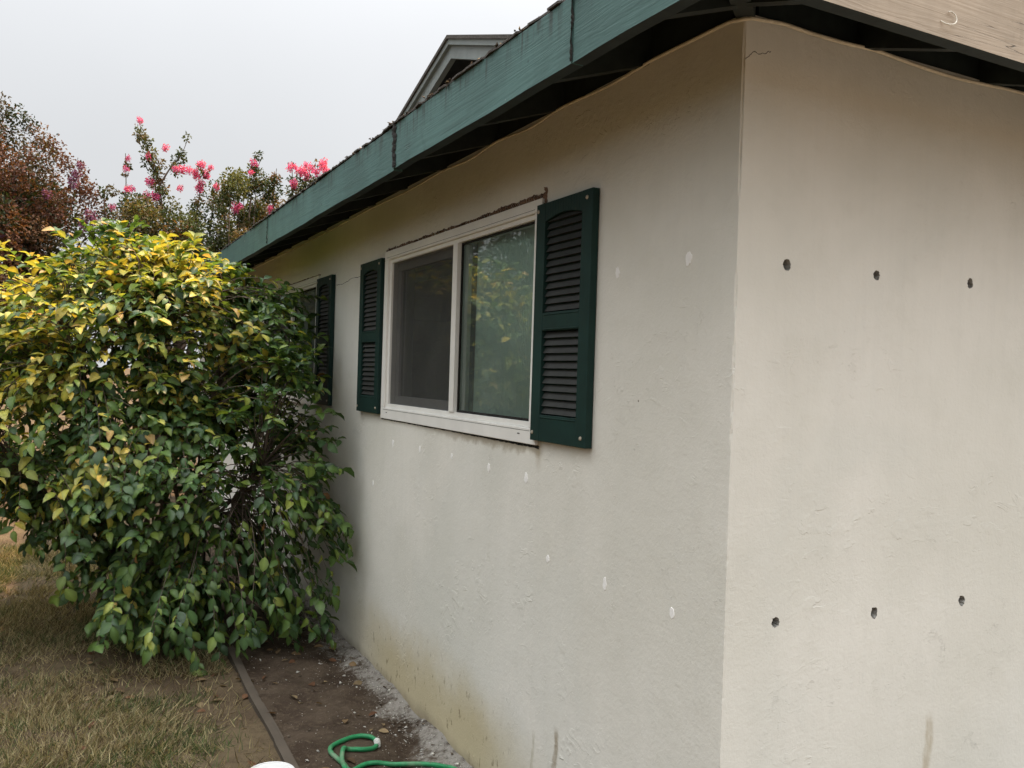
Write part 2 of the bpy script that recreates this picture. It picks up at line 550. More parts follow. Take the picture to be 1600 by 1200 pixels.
# ------------------------------------------------------------------ house
house = empty('house')
tag(house, 'single storey cream stucco house with teal fascia and dark green shutters', 'house')
WT = 2.70                                      # top of the stucco
WIN = [(1.085, 2.845), (4.345, 6.105)]
WZ0, WZ1 = 1.475, 2.365
HOLES = [(.180, 2.043), (.537, 2.042), (.966, 2.052), (.183, 1.050), (.577, 1.037), (.981, 1.037)]
XL, YL = 8.0, 10.5                              # house extents

w = MB()
# side wall facing the lawn (x = 0)
def qa(y0, y1, z0, z1):
    w.face([(0, y1, z0), (0, y0, z0), (0, y0, z1), (0, y1, z1)])
ys = [.006, WIN[0][0], WIN[0][1], WIN[1][0], WIN[1][1], YL]
for k in range(5):
    if k in (1, 3):
        qa(ys[k], ys[k + 1], -.1, WZ0)
        qa(ys[k], ys[k + 1], WZ1, WT)
        y0, y1, d = ys[k], ys[k + 1], .16
        w.face([(0, y0, WZ0), (d, y0, WZ0), (d, y0, WZ1), (0, y0, WZ1)])
        w.face([(0, y1, WZ0), (0, y1, WZ1), (d, y1, WZ1), (d, y1, WZ0)])
        w.face([(0, y0, WZ0), (0, y1, WZ0), (d, y1, WZ0), (d, y0, WZ0)])
        w.face([(0, y0, WZ1), (d, y0, WZ1), (d, y1, WZ1), (0, y1, WZ1)])
    else:
        qa(ys[k], ys[k + 1], -.1, WT)
# end wall (y = 0) with six drilled holes
def qb(x0, x1, z0, z1):
    w.face([(x0, 0, z0), (x1, 0, z0), (x1, 0, z1), (x0, 0, z1)])
hs = .04
rows = [[h for h in HOLES if h[1] > 1.5], [h for h in HOLES if h[1] < 1.5]]
zb = [(-.1, .96), (.96, 1.12), (1.12, 1.96), (1.96, 2.13), (2.13, WT)]
for k, (z0, z1) in enumerate(zb):
    if k in (1, 3):
        row = rows[0] if k == 3 else rows[1]
        xp = .006
        for hx, hz in row:
            qb(xp, hx - hs, z0, z1)
            qb(hx - hs, hx + hs, z0, hz - hs)
            qb(hx - hs, hx + hs, hz + hs, z1)
            n = 28
            ring, sq = [], []
            ra, rb = random.uniform(.0135, .0155), random.uniform(.0150, .0175)
            for j in range(n):
                a = 2 * math.pi * j / n
                q = 1 + random.uniform(-.13, .15)
                ring.append((hx + ra * q * math.cos(a), 0, hz + rb * q * math.sin(a)))
                mxx = max(abs(math.cos(a)), abs(math.sin(a)))
                sq.append((hx + hs * math.cos(a) / mxx, 0, hz + hs * math.sin(a) / mxx))
            corners = {}
            for j in range(n):
                j2 = (j + 1) % n
                w.face([ring[j], sq[j], sq[j2], ring[j2]])
                for sxx, szz in ((1, 1), (-1, 1), (-1, -1), (1, -1)):
                    c = (hx + sxx * hs, 0, hz + szz * hs)
                    a0, a1 = sq[j], sq[j2]
                    if abs(a0[0] - c[0]) < hs * .3 and abs(a1[2] - c[2]) < hs * .3 and abs(a0[2] - c[2]) < hs * .3 and abs(a1[0] - c[0]) < hs * .3 and (abs(a0[0] - a1[0]) > 1e-6 and abs(a0[2] - a1[2]) > 1e-6):
                        w.face([a0, c, a1])
            back, mid = [], []
            for j, p in enumerate(ring):
                q = 1 + random.uniform(-.14, .10)
                mid.append((hx + (p[0] - hx) * q * .98, .012, hz + (p[2] - hz) * q * .98))
                back.append((hx + (p[0] - hx) * .9, .034 + random.uniform(-.004, .004), hz + (p[2] - hz) * .9))
            for j in range(n):
                j2 = (j + 1) % n
                w.face([ring[j2], mid[j2], mid[j], ring[j]], 1)
                w.face([mid[j2], back[j2], back[j], mid[j]], 1)
                w.face([back[j2], (hx + .002, .026, hz - .001), back[j]], 2)
            xp = hx + hs
        qb(xp, XL, z0, z1)
    else:
        qb(.006, XL, z0, z1)
# slightly uneven plaster corner
zz = np.linspace(-.1, WT, 190)
off = np.cumsum(rng.normal(0, .0007, 190))
off -= np.linspace(off[0], off[-1], 190)
off = np.clip(off * 1.6, -.0012, .005) + np.abs(rng.normal(0, .0007, 190))
for k in range(189):
    a, b = off[k], off[k + 1]
    z0, z1 = zz[k], zz[k + 1]
    w.face([(0, .006, z0), (.0012 + a, .0012 + a, z0), (.0012 + b, .0012 + b, z1), (0, .006, z1)])
    w.face([(.0012 + a, .0012 + a, z0), (.006, 0, z0), (.006, 0, z1), (.0012 + b, .0012 + b, z1)])
# far walls and the wall head
w.face([(0, YL, -.1), (0, YL, WT), (XL, YL, WT), (XL, YL, -.1)])
w.face([(XL, 0, -.1), (XL, YL, -.1), (XL, YL, WT), (XL, 0, WT)])
wall = w.build('wall', [M['stucco'], M['hole'], M['fibre']], house)

# inner lining, floor and ceiling so that the rooms are dark and closed
r = MB()
for k in range(5):
    y0, y1 = ys[k], ys[k + 1]
    if k in (1, 3):
        r.face([(.16, y0, 0), (.16, y1, 0), (.16, y1, WZ0), (.16, y0, WZ0)])
        r.face([(.16, y0, WZ1), (.16, y1, WZ1), (.16, y1, 2.5), (.16, y0, 2.5)])
    else:
        r.face([(.16, y0, 0), (.16, y1, 0), (.16, y1, 2.5), (.16, y0, 2.5)])
r.face([(.16, .02, .02), (4, .02, .02), (4, YL, .02), (.16, YL, .02)])
r.face([(.16, .02, 2.5), (.16, YL, 2.5), (4, YL, 2.5), (4, .02, 2.5)])
r.face([(4, .02, 0), (4, YL, 0), (4, YL, 2.5), (4, .02, 2.5)])
r.face([(.16, .1, 0), (4, .1, 0), (4, .1, 2.5), (.16, .1, 2.5)])
r.face([(.16, YL - .1, 0), (4, YL - .1, 0), (4, YL - .1, 2.5), (.16, YL - .1, 2.5)])
r.build('inner_lining', M['room'], house)

# filled holes in the side wall: thin dabs of filler, each its own piece
def dab(y, z, ry, rz, seed):
    rr = random.Random(seed)
    ry, rz = ry * rr.uniform(.75, 1.15), rz * rr.uniform(.8, 1.25)
    b = MB()
    n = 16
    ring = [(math.cos(2 * math.pi * j / n) * ry * rr.uniform(.68, 1.18), math.sin(2 * math.pi * j / n) * rz * rr.uniform(.72, 1.2)) for j in range(n)]
    for j in range(n):
        a, c = ring[j], ring[(j + 1) % n]
        b.face([(.003, y + a[0], z + a[1]), (.003, y + c[0], z + c[1]), (-.0016, y + c[0] * .8, z + c[1] * .8), (-.0016, y + a[0] * .8, z + a[1] * .8)])
        b.face([(-.0016, y + a[0] * .8, z + a[1] * .8), (-.0016, y + c[0] * .8, z + c[1] * .8), (-.0022, y, z)])
    return b.build('filler_patch', M['patch'], wall)
for k, (y, z) in enumerate([(.203, 2.065), (.564, 2.058), (2.681, 1.324), (2.278, 1.329), (1.871, 1.333), (1.476, 1.323), (1.146, 1.319),
                            (.958, 1.045), (.58, 1.04), (.226, 1.035), (3.0, 1.064)]):
    dab(y, z, .016, .021, k)
# hairline cracks as shallow dark grooves
def crack(pts, rad, seed):
    rr = random.Random(seed)
    out = []
    for a, b in zip(pts[:-1], pts[1:]):
        for t in np.linspace(0, 1, 7)[:-1]:
            out.append([a[i] + (b[i] - a[i]) * t + (rr.uniform(-.003, .003) if a[i] != 0 or b[i] != 0 else 0) for i in range(3)])
    out.append(list(pts[-1]))
    b = MB()
    b.tube(out, [rad * rr.uniform(.5, 1.2) for _ in out], 4)
    return b.build('crack', M['gap'], wall)
crack([(0, 3.27, 2.285), (0, 3.5, 2.30), (0, 3.75, 2.278), (0, 3.9, 2.285)], .0016, 1)
crack([(.004, 0, 2.575), (.03, 0, 2.60), (.065, 0, 2.602), (.095, 0, 2.615)], .0009, 2)

# ---- eaves: fascia boards, rafters, deck, blocking
OH, FZ0, FZ1, FT = .42, 2.54, 2.722, .038
def board(name, y0, y1, mat, dx=0, dz=0):
    b = MB()
    n = max(2, int((y1 - y0) / .12))
    yy = np.linspace(y0, y1, n + 1)
    wv = lambda y, s: .0016 * math.sin(y * 5 + s) + .0012 * math.sin(y * 13 + 2 * s)
    for k in range(n):
        a, c = yy[k], yy[k + 1]
        p = []
        for yv in (a, c):
            p.append([(-OH + dx, yv, FZ0 + dz + wv(yv, 1)), (-OH + FT + dx, yv, FZ0 + dz + wv(yv, 1)), (-OH + FT + dx, yv, FZ1 + dz + wv(yv, 3)), (-OH + dx, yv, FZ1 + dz + wv(yv, 3))])
        P, Q = p
        for i in range(4):
            j = (i + 1) % 4
            b.face([P[i], Q[i], Q[j], P[j]][::-1], 1 if i in (0, 1) else 0)
        if k == 0:
            b.face(P)
        if k == n - 1:
            b.face(Q[::-1])
    return b.build(name, [mat, M['eave']], house)
board('fascia_board', -.42, .184, M['teal'])
board('fascia_board', .190, 1.572, M['teal'], -.001)
board('fascia_board', 1.594, 4.094, M['teal'], .002, -.004)
fb = board('fascia_board', 4.100, YL + OH, M['teal_dull'], .001, -.002)
b = MB()
n = 40
xx = np.linspace(-OH + FT + .001, XL + OH, n + 1)
for k in range(n):
    a, c = xx[k], xx[k + 1]
    P = [(a, -OH, FZ0), (a, -OH, FZ1), (a, -OH + FT, FZ1), (a, -OH + FT, FZ0)]
    Q = [(c, -OH, FZ0), (c, -OH, FZ1), (c, -OH + FT, FZ1), (c, -OH + FT, FZ0)]
    for i in range(4):
        j = (i + 1) % 4
        b.face([P[i], Q[i], Q[j], P[j]], 0 if i in (0, 1) else 1)
b.face([(xx[0], -OH, FZ0), (xx[0], -OH, FZ1), (xx[0], -OH + FT, FZ1), (xx[0], -OH + FT, FZ0)])
tan_board = b.build('fascia_board', [M['tan'], M['eave']], house)
tan_board['label'] = 'fascia board with bare tan weathered face'
b = MB()
b.box((XL + OH - FT, -OH + FT + .002, FZ0), (XL + OH, YL + OH - FT - .002, FZ1))
b.build('fascia_board', M['eave'], house)
b = MB()
b.box((-OH + FT + .003, YL + OH - FT, FZ0), (XL + OH, YL + OH, FZ1))
b.build('fascia_board', M['eave'], house)
# crumbling dark filler in the open joints
def filler(y, wd, seed, zlo=FZ0 + .004):
    rr = random.Random(seed)
    b = MB()
    k = 26
    zz = np.linspace(zlo, FZ1 + .004, k)
    L = [(y - wd * rr.uniform(.35, .75) - .004 * math.sin(i * .5), z) for i, z in enumerate(zz)]
    R_ = [(y + wd * rr.uniform(.35, .75) - .004 * math.sin(i * .5), z) for i, z in enumerate(zz)]
    D = [-OH - .003 - rr.uniform(0, .004) for _ in zz]
    for i in range(k - 1):
        s0 = -OH - .0032
        b.face([(s0, L[i][0], L[i][1]), (D[i] - .002, y, zz[i]), (D[i + 1] - .002, y, zz[i + 1]), (s0, L[i + 1][0], zz[i + 1])])
        b.face([(D[i] - .002, y, zz[i]), (s0, R_[i][0], zz[i]), (s0, R_[i + 1][0], zz[i + 1]), (D[i + 1] - .002, y, zz[i + 1])])
    b.build('joint_filler', M['gap'], house)
filler(1.583, .040, 1)
filler(.187, .005, 2)
filler(4.097, .004, 3)

SL = 1 / 3.0
def rafter(axis, c):
    b = MB()
    h0, h1 = c - .019, c + .019
    o0, o1 = -OH + FT, .12
    pts = []
    for zoff in (0, .125):
        for (o, h) in ((o0, h0), (o1, h0), (o1, h1), (o0, h1)):
            z = FZ0 + .024 + SL * (o - o0) + zoff
            pts.append((o, h, z) if axis == 0 else (h, o, z))
    b.hexa(pts if axis == 0 else [pts[i] for i in (3, 2, 1, 0, 7, 6, 5, 4)])
    b.build('rafter', M['eave'], house)
RY = [-.092 + .536 * k for k in range(20)]
for y in RY:
    rafter(0, y)
for x in [-.105 + .55 * k for k in range(9)]:
    rafter(1, x)
b = MB()          # hip rafter out to the corner
dgn = Vector((.7071, -.7071, 0)) * .025
p0, p1 = Vector((-OH + FT, -OH + FT, FZ0 + .022)), Vector((.10, .10, FZ0 + .022 + SL * .48))
pts = []
for zo in (0, .12):
    pts += [p0 - dgn + Vector((0, 0, zo)), p0 + dgn + Vector((0, 0, zo)), p1 + dgn + Vector((0, 0, zo)), p1 - dgn + Vector((0, 0, zo))]
b.hexa(pts)
b.build('hip_rafter', M['eave'], house)
# blocking between rafters above the stucco
for a, c in zip(RY[:-1], RY[1:]):
    if a < -.01:
        a = .03
    b = MB()
    b.box((.004, a + .021, WT - .012), (.04, c - .021, 2.82))
    b.build('blocking', M['eave'], house)
rx = [-.105 + .55 * k for k in range(9)]
for a, c in zip(rx[:-1], rx[1:]):
    a = max(a, .03)
    b = MB()
    b.box((a + .021, .004, WT - .012), (c - .021, .04, 2.82))
    b.build('blocking', M['eave'], house)

# hip roof: a closed slab, deck painted below and shingles above
X0, X1, Y0, Y1, E = -OH + .012, XL + OH - .012, -OH + .012, YL + OH - .012, 2.727
hw = (X1 - X0) / 2
RZ = E + hw * SL
A, B_, C_, D_ = (X0, Y0), (X1, Y0), (X1, Y1), (X0, Y1)
P, Q = (X0 + hw, Y0 + hw), (X0 + hw, Y1 - hw)
b = MB()
up = lambda p, z: (p[0], p[1], z)
for zo, mi, flip in ((0, 0, False), (-.003, 1, True)):
    for f in ([up(A, E), up(B_, E), up(P, RZ)], [up(B_, E), up(C_, E), up(Q, RZ), up(P, RZ)], [up(C_, E), up(D_, E), up(Q, RZ)], [up(D_, E), up(A, E), up(P, RZ), up(Q, RZ)]):
        f = [(p[0], p[1], p[2] + zo) for p in f]
        b.face(f[::-1] if flip else f, mi)
for p, q in ((A, B_), (B_, C_), (C_, D_), (D_, A)):
    b.face([up(p, E - .003), up(q, E - .003), up(q, E), up(p, E)], 0)
roof = b.build('roof', [M['shingle'], M['eave']], house)
# ragged starter shingles along both visible eaves
def shingle_mesh(seed):
    rr = random.Random(seed)
    b = MB()
    n = 5
    for k in range(n):
        a, c = k / n * .30, (k + 1) / n * .30
        e0, e1 = rr.uniform(-.008, .006), rr.uniform(-.008, .006)
        b.hexa([(e0, a, 0), (e1, c, 0), (.14, c, .14 * SL), (.14, a, .14 * SL), (e0, a, .007), (e1, c, .007), (.14, c, .14 * SL + .007), (.14, a, .14 * SL + .007)][0:4][::-1] +
               [(e0, a, .007), (e1, c, .007), (.14, c, .14 * SL + .007), (.14, a, .14 * SL + .007)][::-1])
    return b.mesh('shingle', M['shingle'])
sms = [shingle_mesh(s) for s in range(6)]
for k in range(37):
    o = link('shingle', sms[k % 6], roof, (X0 - .016 + random.uniform(-.004, .004), Y0 + k * .303, E - .004))
    o.rotation_euler.x = random.uniform(-.006, .006)
for k in range(14):
    o = link('shingle', sms[(k * 5 + 1) % 6], roof, (X0 + .30 + k * .303, Y0 - .016, E - .0035))
    o.rotation_euler = (0, 0, math.pi / 2)

# cross gable on the roof, facing the lawn
GX, GY, GZ, GS = .50, 3.23, 3.815, .333
GHW = 2.55
def rake(name, s, z0, z1, x0, x1, mat, par, inset=0.0):
    b = MB()
    e = GHW
    pts = []
    for zz_ in (z0, z1):
        pts += [(x0, GY + s * inset, GZ + zz_), (x1, GY + s * inset, GZ + zz_), (x1, GY + s * e, GZ + zz_ - GS * e), (x0, GY + s * e, GZ + zz_ - GS * e)]
    b.hexa(pts if s > 0 else [pts[i] for i in (3, 2, 1, 0, 7, 6, 5, 4)])
    return b.build(name, mat, par)
gb = MB()
gb.face([(GX + .32, GY - GHW, GZ - .10 - GS * GHW), (GX + .32, GY - GHW, GZ - 1.4), (GX + .32, GY + GHW, GZ - 1.4), (GX + .32, GY + GHW, GZ - .10 - GS * GHW), (GX + .32, GY, GZ - .045)])
gable = gb.build('gable', M['gabledark'], house)
for s in (-1, 1):
    rake('rake_board', s, -.130, -.046, GX, GX + .035, M['gabletrim'], gable)
    rake('rake_trim', s, -.048, -.014, GX - .022, GX + .02, M['gabletrim'], gable)
    rake('roof_slope', s, -.013, .010, GX - .034, GX + 2.7, M['shingle'], gable)
    rake('soffit', s, -.05, -.02, GX + .037, GX + .318, M['gabledark'], gable)

# ------------------------------------------------------------------ windows
def bx(name, a, b_, mat, parent, bevel=.002):
    q = MB()
    q.box(a, b_)
    return q.build(name, mat, parent, bevel=bevel)
def window(y0, y1, right_dark=False):
    z0, z1 = WZ0, WZ1
    f = MB()
    T = .045
    xo, xi = -.014, .075
    # outer flange, four bars butted
    f.box((xo, y0 - .022, z0 - .022), (xi, y1 + .022, z0 + .040))
    f.box((xo, y0 - .022, z1 - .030), (xi, y1 + .022, z1 + .020))
    f.box((xo, y0 - .022, z0 + .0401), (xi, y0 + .030, z1 - .0301))
    f.box((xo, y1 - .034, z0 + .0401), (xi, y1 + .022, z1 - .0301))
    win = f.build('window', M['white'], house, bevel=.003)
    ym = y0 + .775                                     # meeting stile
    # inner stops: a second, recessed bar all round
    s = MB()
    a, c, lo, hi = y0 + .0301, y1 - .0341, z0 + .0401, z1 - .0301
    xs0, xs1 = -.002, .07
    s.box((xs0, a, lo), (xs1, c, lo + .022))
    s.box((xs0, a, hi - .020), (xs1, c, hi))
    s.box((xs0, a, lo + .0221), (xs1, a + .018, hi - .0201))
    s.box((xs0, c - .034, lo + .0221), (xs1, c, hi - .0201))
    s.box((xs0 - .006, ym, lo + .0221), (xs1, ym + .052, hi - .0201))
    s.build('inner_frame', M['white'], win, bevel=.002)
    a2, c2, l2, h2 = a + .0185, c - .0345, lo + .0225, hi - .0205
    # fixed pane
    p = MB()
    p.face([(.022, a2, l2), (.022, a2, h2), (.022, ym - .0005, h2), (.022, ym - .0005, l2)])
    p.build('pane', M['glass'], win)
    # gasket line round the fixed pane
    gk = MB()
    for (ya, yb, za, zb_) in ((a2, ym - .001, l2, l2 + .010), (a2, ym - .001, h2 - .008, h2), (a2, a2 + .007, l2 + .0101, h2 - .0081), (ym - .009, ym - .001, l2 + .0101, h2 - .0081)):
        gk.box((.012, ya, za), (.021, yb, zb_))
    gk.build('gasket', M['gap'], win)
    # sliding sash behind the insect screen
    s = MB()
    q0, q1 = ym + .0525, c2
    s.box((.034, q0, l2), (.062, q1, l2 + .045))
    s.box((.034, q0, h2 - .045), (.062, q1, h2))
    s.box((.034, q0, l2 + .0451), (.062, q0 + .02, h2 - .0451))
    s.box((.034, q1 - .058, l2 + .0451), (.062, q1, h2 - .0451))
    sash = s.build('sash', M['sash'], win, bevel=.002)
    p = MB()
    p.face([(.048, q0 + .02, l2 + .045), (.048, q0 + .02, h2 - .045), (.048, q1 - .058, h2 - .045), (.048, q1 - .058, l2 + .045)])
    p.build('pane', M['glass'], sash)
    p = MB()
    p.face([(.010, q0, l2), (.010, q0, h2), (.010, q1, h2), (.010, q1, l2)])
    p.build('insect_screen', M['screen'], win)
    # weep slots
    for yw in (y0 + .10, y1 - .09):
        bx('weep_slot', (xo - .0012, yw, z0 + .012), (xo + .004, yw + .018, z0 + .016), M['gap'], win, 0)
    sl = MB()     # dark strips drawn in as the shadow line where the frame clips together
    sl.box((xo - .0008, y0 + .02, z0 + .0285), (xo + .002, y1 - .02, z0 + .0300))
    sl.box((xo - .0008, y0 + .03, z1 - .0180), (xo + .002, y1 - .012, z1 - .0168))
    sl.build('seam_shadow_line', M['gap'], win)
    return win
w1 = window(*WIN[0])
w2 = window(*WIN[1])
# ragged broken stucco edge and old caulk round the nearer window
def ragged(pts_a, pts_b, th, name, par, mat):
    b = MB()
    for i in range(len(pts_a) - 1):
        a0, a1, b0, b1 = pts_a[i], pts_a[i + 1], pts_b[i], pts_b[i + 1]
        t0, t1 = -th * random.uniform(.4, 1.2), -th * random.uniform(.4, 1.2)
        m0 = (t0, (a0[1] + b0[1]) / 2, (a0[2] + b0[2]) / 2)
        m1 = (t1, (a1[1] + b1[1]) / 2, (a1[2] + b1[2]) / 2)
        b.face([a0, a1, m1, m0])
        b.face([m0, m1, b1, b0])
    return b.build(name, mat, par)
n = 150
yy = np.linspace(1.045, 2.872, n)
jit = np.convolve(rng.normal(0, 1, n + 8), np.ones(5) / 5, 'same')[:n]
ta = [(.001, y, WZ1 + .019) for y in yy]
tb = [(.001, y, WZ1 + .036 + .010 * abs(jit[i]) + (.006 if y < 1.5 else 0) + rng.uniform(-.004, .004)) for i, y in enumerate(yy)]
ragged(ta, tb, .009, 'caulk_edge', w1, M['caulk'])
zz2 = np.linspace(WZ1 - .05, WZ1 + .058, 14)
ragged([(.001, 1.045 + rng.uniform(-.005, .004), z) for z in zz2], [(.001, 1.062, z) for z in zz2], .012, 'caulk_edge', w1, M['caulk'])
zz3 = np.linspace(WZ0 - .03, WZ1 + .03, 70)
ragged([(.001, 2.866, z) for z in zz3], [(.001, 2.875 + rng.uniform(-.002, .003), z) for z in zz3], .004, 'caulk_edge', w1, M['caulk'])
yb = np.linspace(1.05, 2.88, 120)
ragged([(.001, y, WZ0 - .0225) for y in yb], [(.001, y, WZ0 - .028 - rng.uniform(0, .004) - (.012 * max(0, 1 - (y - 1.05) / .7)) * rng.uniform(.3, 1)) for y in yb], .006, 'caulk_edge', w1, M['gap'])
ya2 = np.linspace(4.30, 6.15, 60)
ragged([(.001, y, WZ1 + .019) for y in ya2], [(.001, y, WZ1 + .03 + rng.uniform(0, .006)) for y in ya2], .006, 'caulk_edge', w2, M['caulk'])

# curtain behind the fixed pane of each window
def curtain(y0, y1, label):
    b = MB()
    n = 60
    yy_ = np.linspace(y0, y1, n)
    px = [.083 + .003 * math.sin(y * 30 + math.sin(y * 9)) + .003 * math.sin(y * 11) for y in yy_]
    for i in range(n - 1):
        b.face([(px[i], yy_[i], 1.40), (px[i], yy_[i], 2.42), (px[i + 1], yy_[i + 1], 2.42), (px[i + 1], yy_[i + 1], 1.40)])
    o = b.build('curtain', M['curtain'], None, True)
    sol = o.modifiers.new('thickness', 'SOLIDIFY')
    sol.thickness = .002
    tag(o, label, 'curtain')
curtain(1.10, 1.835, 'pale green curtain behind the right pane of the nearer window')

# ------------------------------------------------------------------ shutters
def shutter(y0, y1, z0=1.474, z1=2.354):
    """louvred vinyl shutter, local origin at its lower near corner on the wall"""
    Wd, H = y1 - y0, z1 - z0
    root = MB()
    th = .030
    st = .066
    r0, r1, r2 = .098, (1.881 - 1.474), (1.948 - 1.474)
    root.box((-th, 0, 0), (-.002, st, H))
    root.box((-th, Wd - st, 0), (-.002, Wd, H))
    root.box((-th + .001, st, 0), (-.002, Wd - st, r0))
    root.box((-th + .001, st, r1), (-.002, Wd - st, r2))
    # top rail with a shallow arch
    n = 14
    top0 = H - .062
    for k in range(n):
        a, c = st + (Wd - 2 * st) * k / n, st + (Wd - 2 * st) * (k + 1) / n
        arc = lambda y: top0 + .012 + .018 * math.sin(math.pi * (y - st) / (Wd - 2 * st)) - .02
        root.hexa([(-th + .001, c, arc(c)), (-th + .001, a, arc(a)), (-.002, a, arc(a)), (-.002, c, arc(c)),
                   (-th + .001, c, H), (-th + .001, a, H), (-.002, a, H), (-.002, c, H)])
    root.box((-.006, st, r0), (-.0022, Wd - st, H - .05))      # back sheet
    for zc in (r0 - .012, r1 + .003, r2 - .010):
        root.box((-th - .0015, st + .004, zc), (-th + .002, Wd - st - .004, zc + .005))
    o = root.build('shutter', M['shutter'], house, bevel=.0025)
    o.location = (0, y0, z0)
    return o, Wd, H, r0, r1, r2, top0, st, th
def slat_mesh(Wd, st, th):
    b = MB()
    h = .0262
    y0, y1 = st + .0006, Wd - st - .0006
    # front face leans out towards the bottom; a lip below throws the dark line
    b.hexa([(-.022, y0, .004), (-.006, y0, .004), (-.006, y1, .004), (-.022, y1, .004), (-.010, y0, h), (-.006, y0, h), (-.006, y1, h), (-.010, y1, h)])
    return b.mesh('slat', M['slat'])
def screw_mesh():
    b = MB()
    b.lathe([(.0001, .0045), (.004, .004), (.0065, .0025), (.0075, 0), (.0075, -.002)], (0, 0, 0), 12)
    me = b.mesh('screw', M['screw'], True)
    me.transform(Matrix.Rotation(-math.pi / 2, 4, 'Y'))
    return me
scm = screw_mesh()
slm = {}
for y0, y1 in ((.682, 1.071), (2.882, 3.272), (3.912, 4.300)):
    o, Wd, H, r0, r1, r2, top0, st, th = shutter(y0, y1)
    key = round(Wd, 3)
    if key not in slm:
        slm[key] = slat_mesh(Wd, st, th)
    for lo, hi in ((r0 + .001, r1 - .002), (r2 + .001, top0 + .014)):
        n = int((hi - lo) / .0262)
        for k in range(n + (1 if lo > .3 else 0)):
            link('slat', slm[key], o, (0, 0, lo + k * (hi - lo) / n))
    for ys_, zs in ((.030, .032), (Wd - .016, .030), (.035, H - .028), (Wd - .014, H - .026)):
        link('screw', scm, o, (-th - .0005, ys_, zs))

# ------------------------------------------------------------------ cable under the eaves
b = MB()
pts = []
ctrl = [(-.012, 7.0, 2.676), (-.012, 4.5, 2.668), (-.012, 3.2, 2.678), (-.013, 2.49, 2.672), (-.013, 2.05, 2.683), (-.014, 1.73, 2.672), (-.014, 1.45, 2.690), (-.014, 1.17, 2.676),
        (-.014, .93, 2.692), (-.014, .62, 2.684), (-.014, .40, 2.694), (-.014, .168, 2.692), (-.014, .05, 2.690), (-.008, -.008, 2.684), (.04, -.014, 2.688), (.12, -.014, 2.694),
        (.223, -.014, 2.690), (.35, -.014, 2.690), (.478, -.014, 2.694), (.644, -.014, 2.686), (.82, -.013, 2.682), (1.0, -.013, 2.688), (1.206, -.013, 2.694), (2, -.013, 2.69), (4, -.013, 2.69)]
def smooth_path(c, n=6):
    c = [Vector(p) for p in c]
    out = []
    for i in range(len(c) - 1):
        p0, p1, p2, p3 = c[max(i - 1, 0)], c[i], c[i + 1], c[min(i + 2, len(c) - 1)]
        for k in range(n):
            t = k / n
            out.append(.5 * ((2 * p1) + (p2 - p0) * t + (2 * p0 - 5 * p1 + 4 * p2 - p3) * t * t + (3 * p1 - p0 - 3 * p2 + p3) * t ** 3))
    out.append(c[-1])
    return out
b.tube([Vector((p.x - (.006 if p.y > .02 else 0), p.y - (.006 if p.x > 0 else 0), p.z - .007)) for p in smooth_path(ctrl)], .0055, 8)
cable = b.build('cable', M['cable'], None, True)
tag(cable, 'thin cream cable tacked along the top of the stucco under the eaves', 'cable')
# paint curl hanging from the tan fascia board
b = MB()
b.tube(smooth_path([(.222, -.421, 2.577), (.232, -.428, 2.570), (.250, -.432, 2.571), (.266, -.430, 2.582), (.266, -.427, 2.596), (.254, -.425, 2.604), (.244, -.424, 2.602)], 5), [.0016] * 31, 6)
b.build('paint_curl', M['curl'], tan_board, True)

# dry debris lying along the roof edge
n = 420
yv = np.concatenate((rng.uniform(-.4, 3.2, 300), rng.uniform(.85, 1.5, 60), rng.normal(1.60, .03, 60)))
pos = np.stack((rng.uniform(X0 - .020, X0 + .02, n), yv, E - .003 + rng.uniform(0, .009, n)), 1)
tri = np.array([(0, 0, 0), (.4, .1, .05), (.1, 1, .12), (-.35, .3, .1), (.1, .4, .3)])
tf = [(0, 1, 4), (1, 2, 4), (2, 3, 4), (3, 0, 4), (0, 3, 2, 1)]
dv = unit(rng.normal(0, 1, (n, 3)) * (1, 1.6, .5))
sc = rng.uniform(.006, .022, n)
FR = frames(dv, unit(rng.normal(0, .5, (n, 3)) + (0, 0, 1))) * sc[:, None, None]
colr = np.where((rng.random(n) < .16)[:, None], np.array((.40, .30, .18)), np.array((.07, .055, .04))) * rng.uniform(.6, 1.3, (n, 1))
o = scatter('roof_debris', tri, tf, FR, pos, colr, M['bits'], False)
tag(o, 'dry leaf litter and grit along the roof edge above the teal fascia', 'debris', kind='stuff')

# ------------------------------------------------------------------ camellia bush
LEAF_V = np.array([(0, 0, 0), (0, .25, .035), (0, .55, .04), (0, .82, 0), (0, 1.0, -.06),
                   (-.20, .22, .085), (-.29, .52, .10), (-.17, .82, .035), (.20, .22, .085), (.29, .52, .10), (.17, .82, .035)], float)
LEAF_M = [1.5, 1.35, 1.3, 1.2, .9, .82, .85, .85, .82, .85, .85]      # paler midrib
LEAF_F = [(0, 1, 5), (1, 2, 6, 5), (2, 3, 7, 6), (3, 4, 7), (0, 8, 1), (1, 8, 9, 2), (2, 9, 10, 3), (3, 10, 4)]
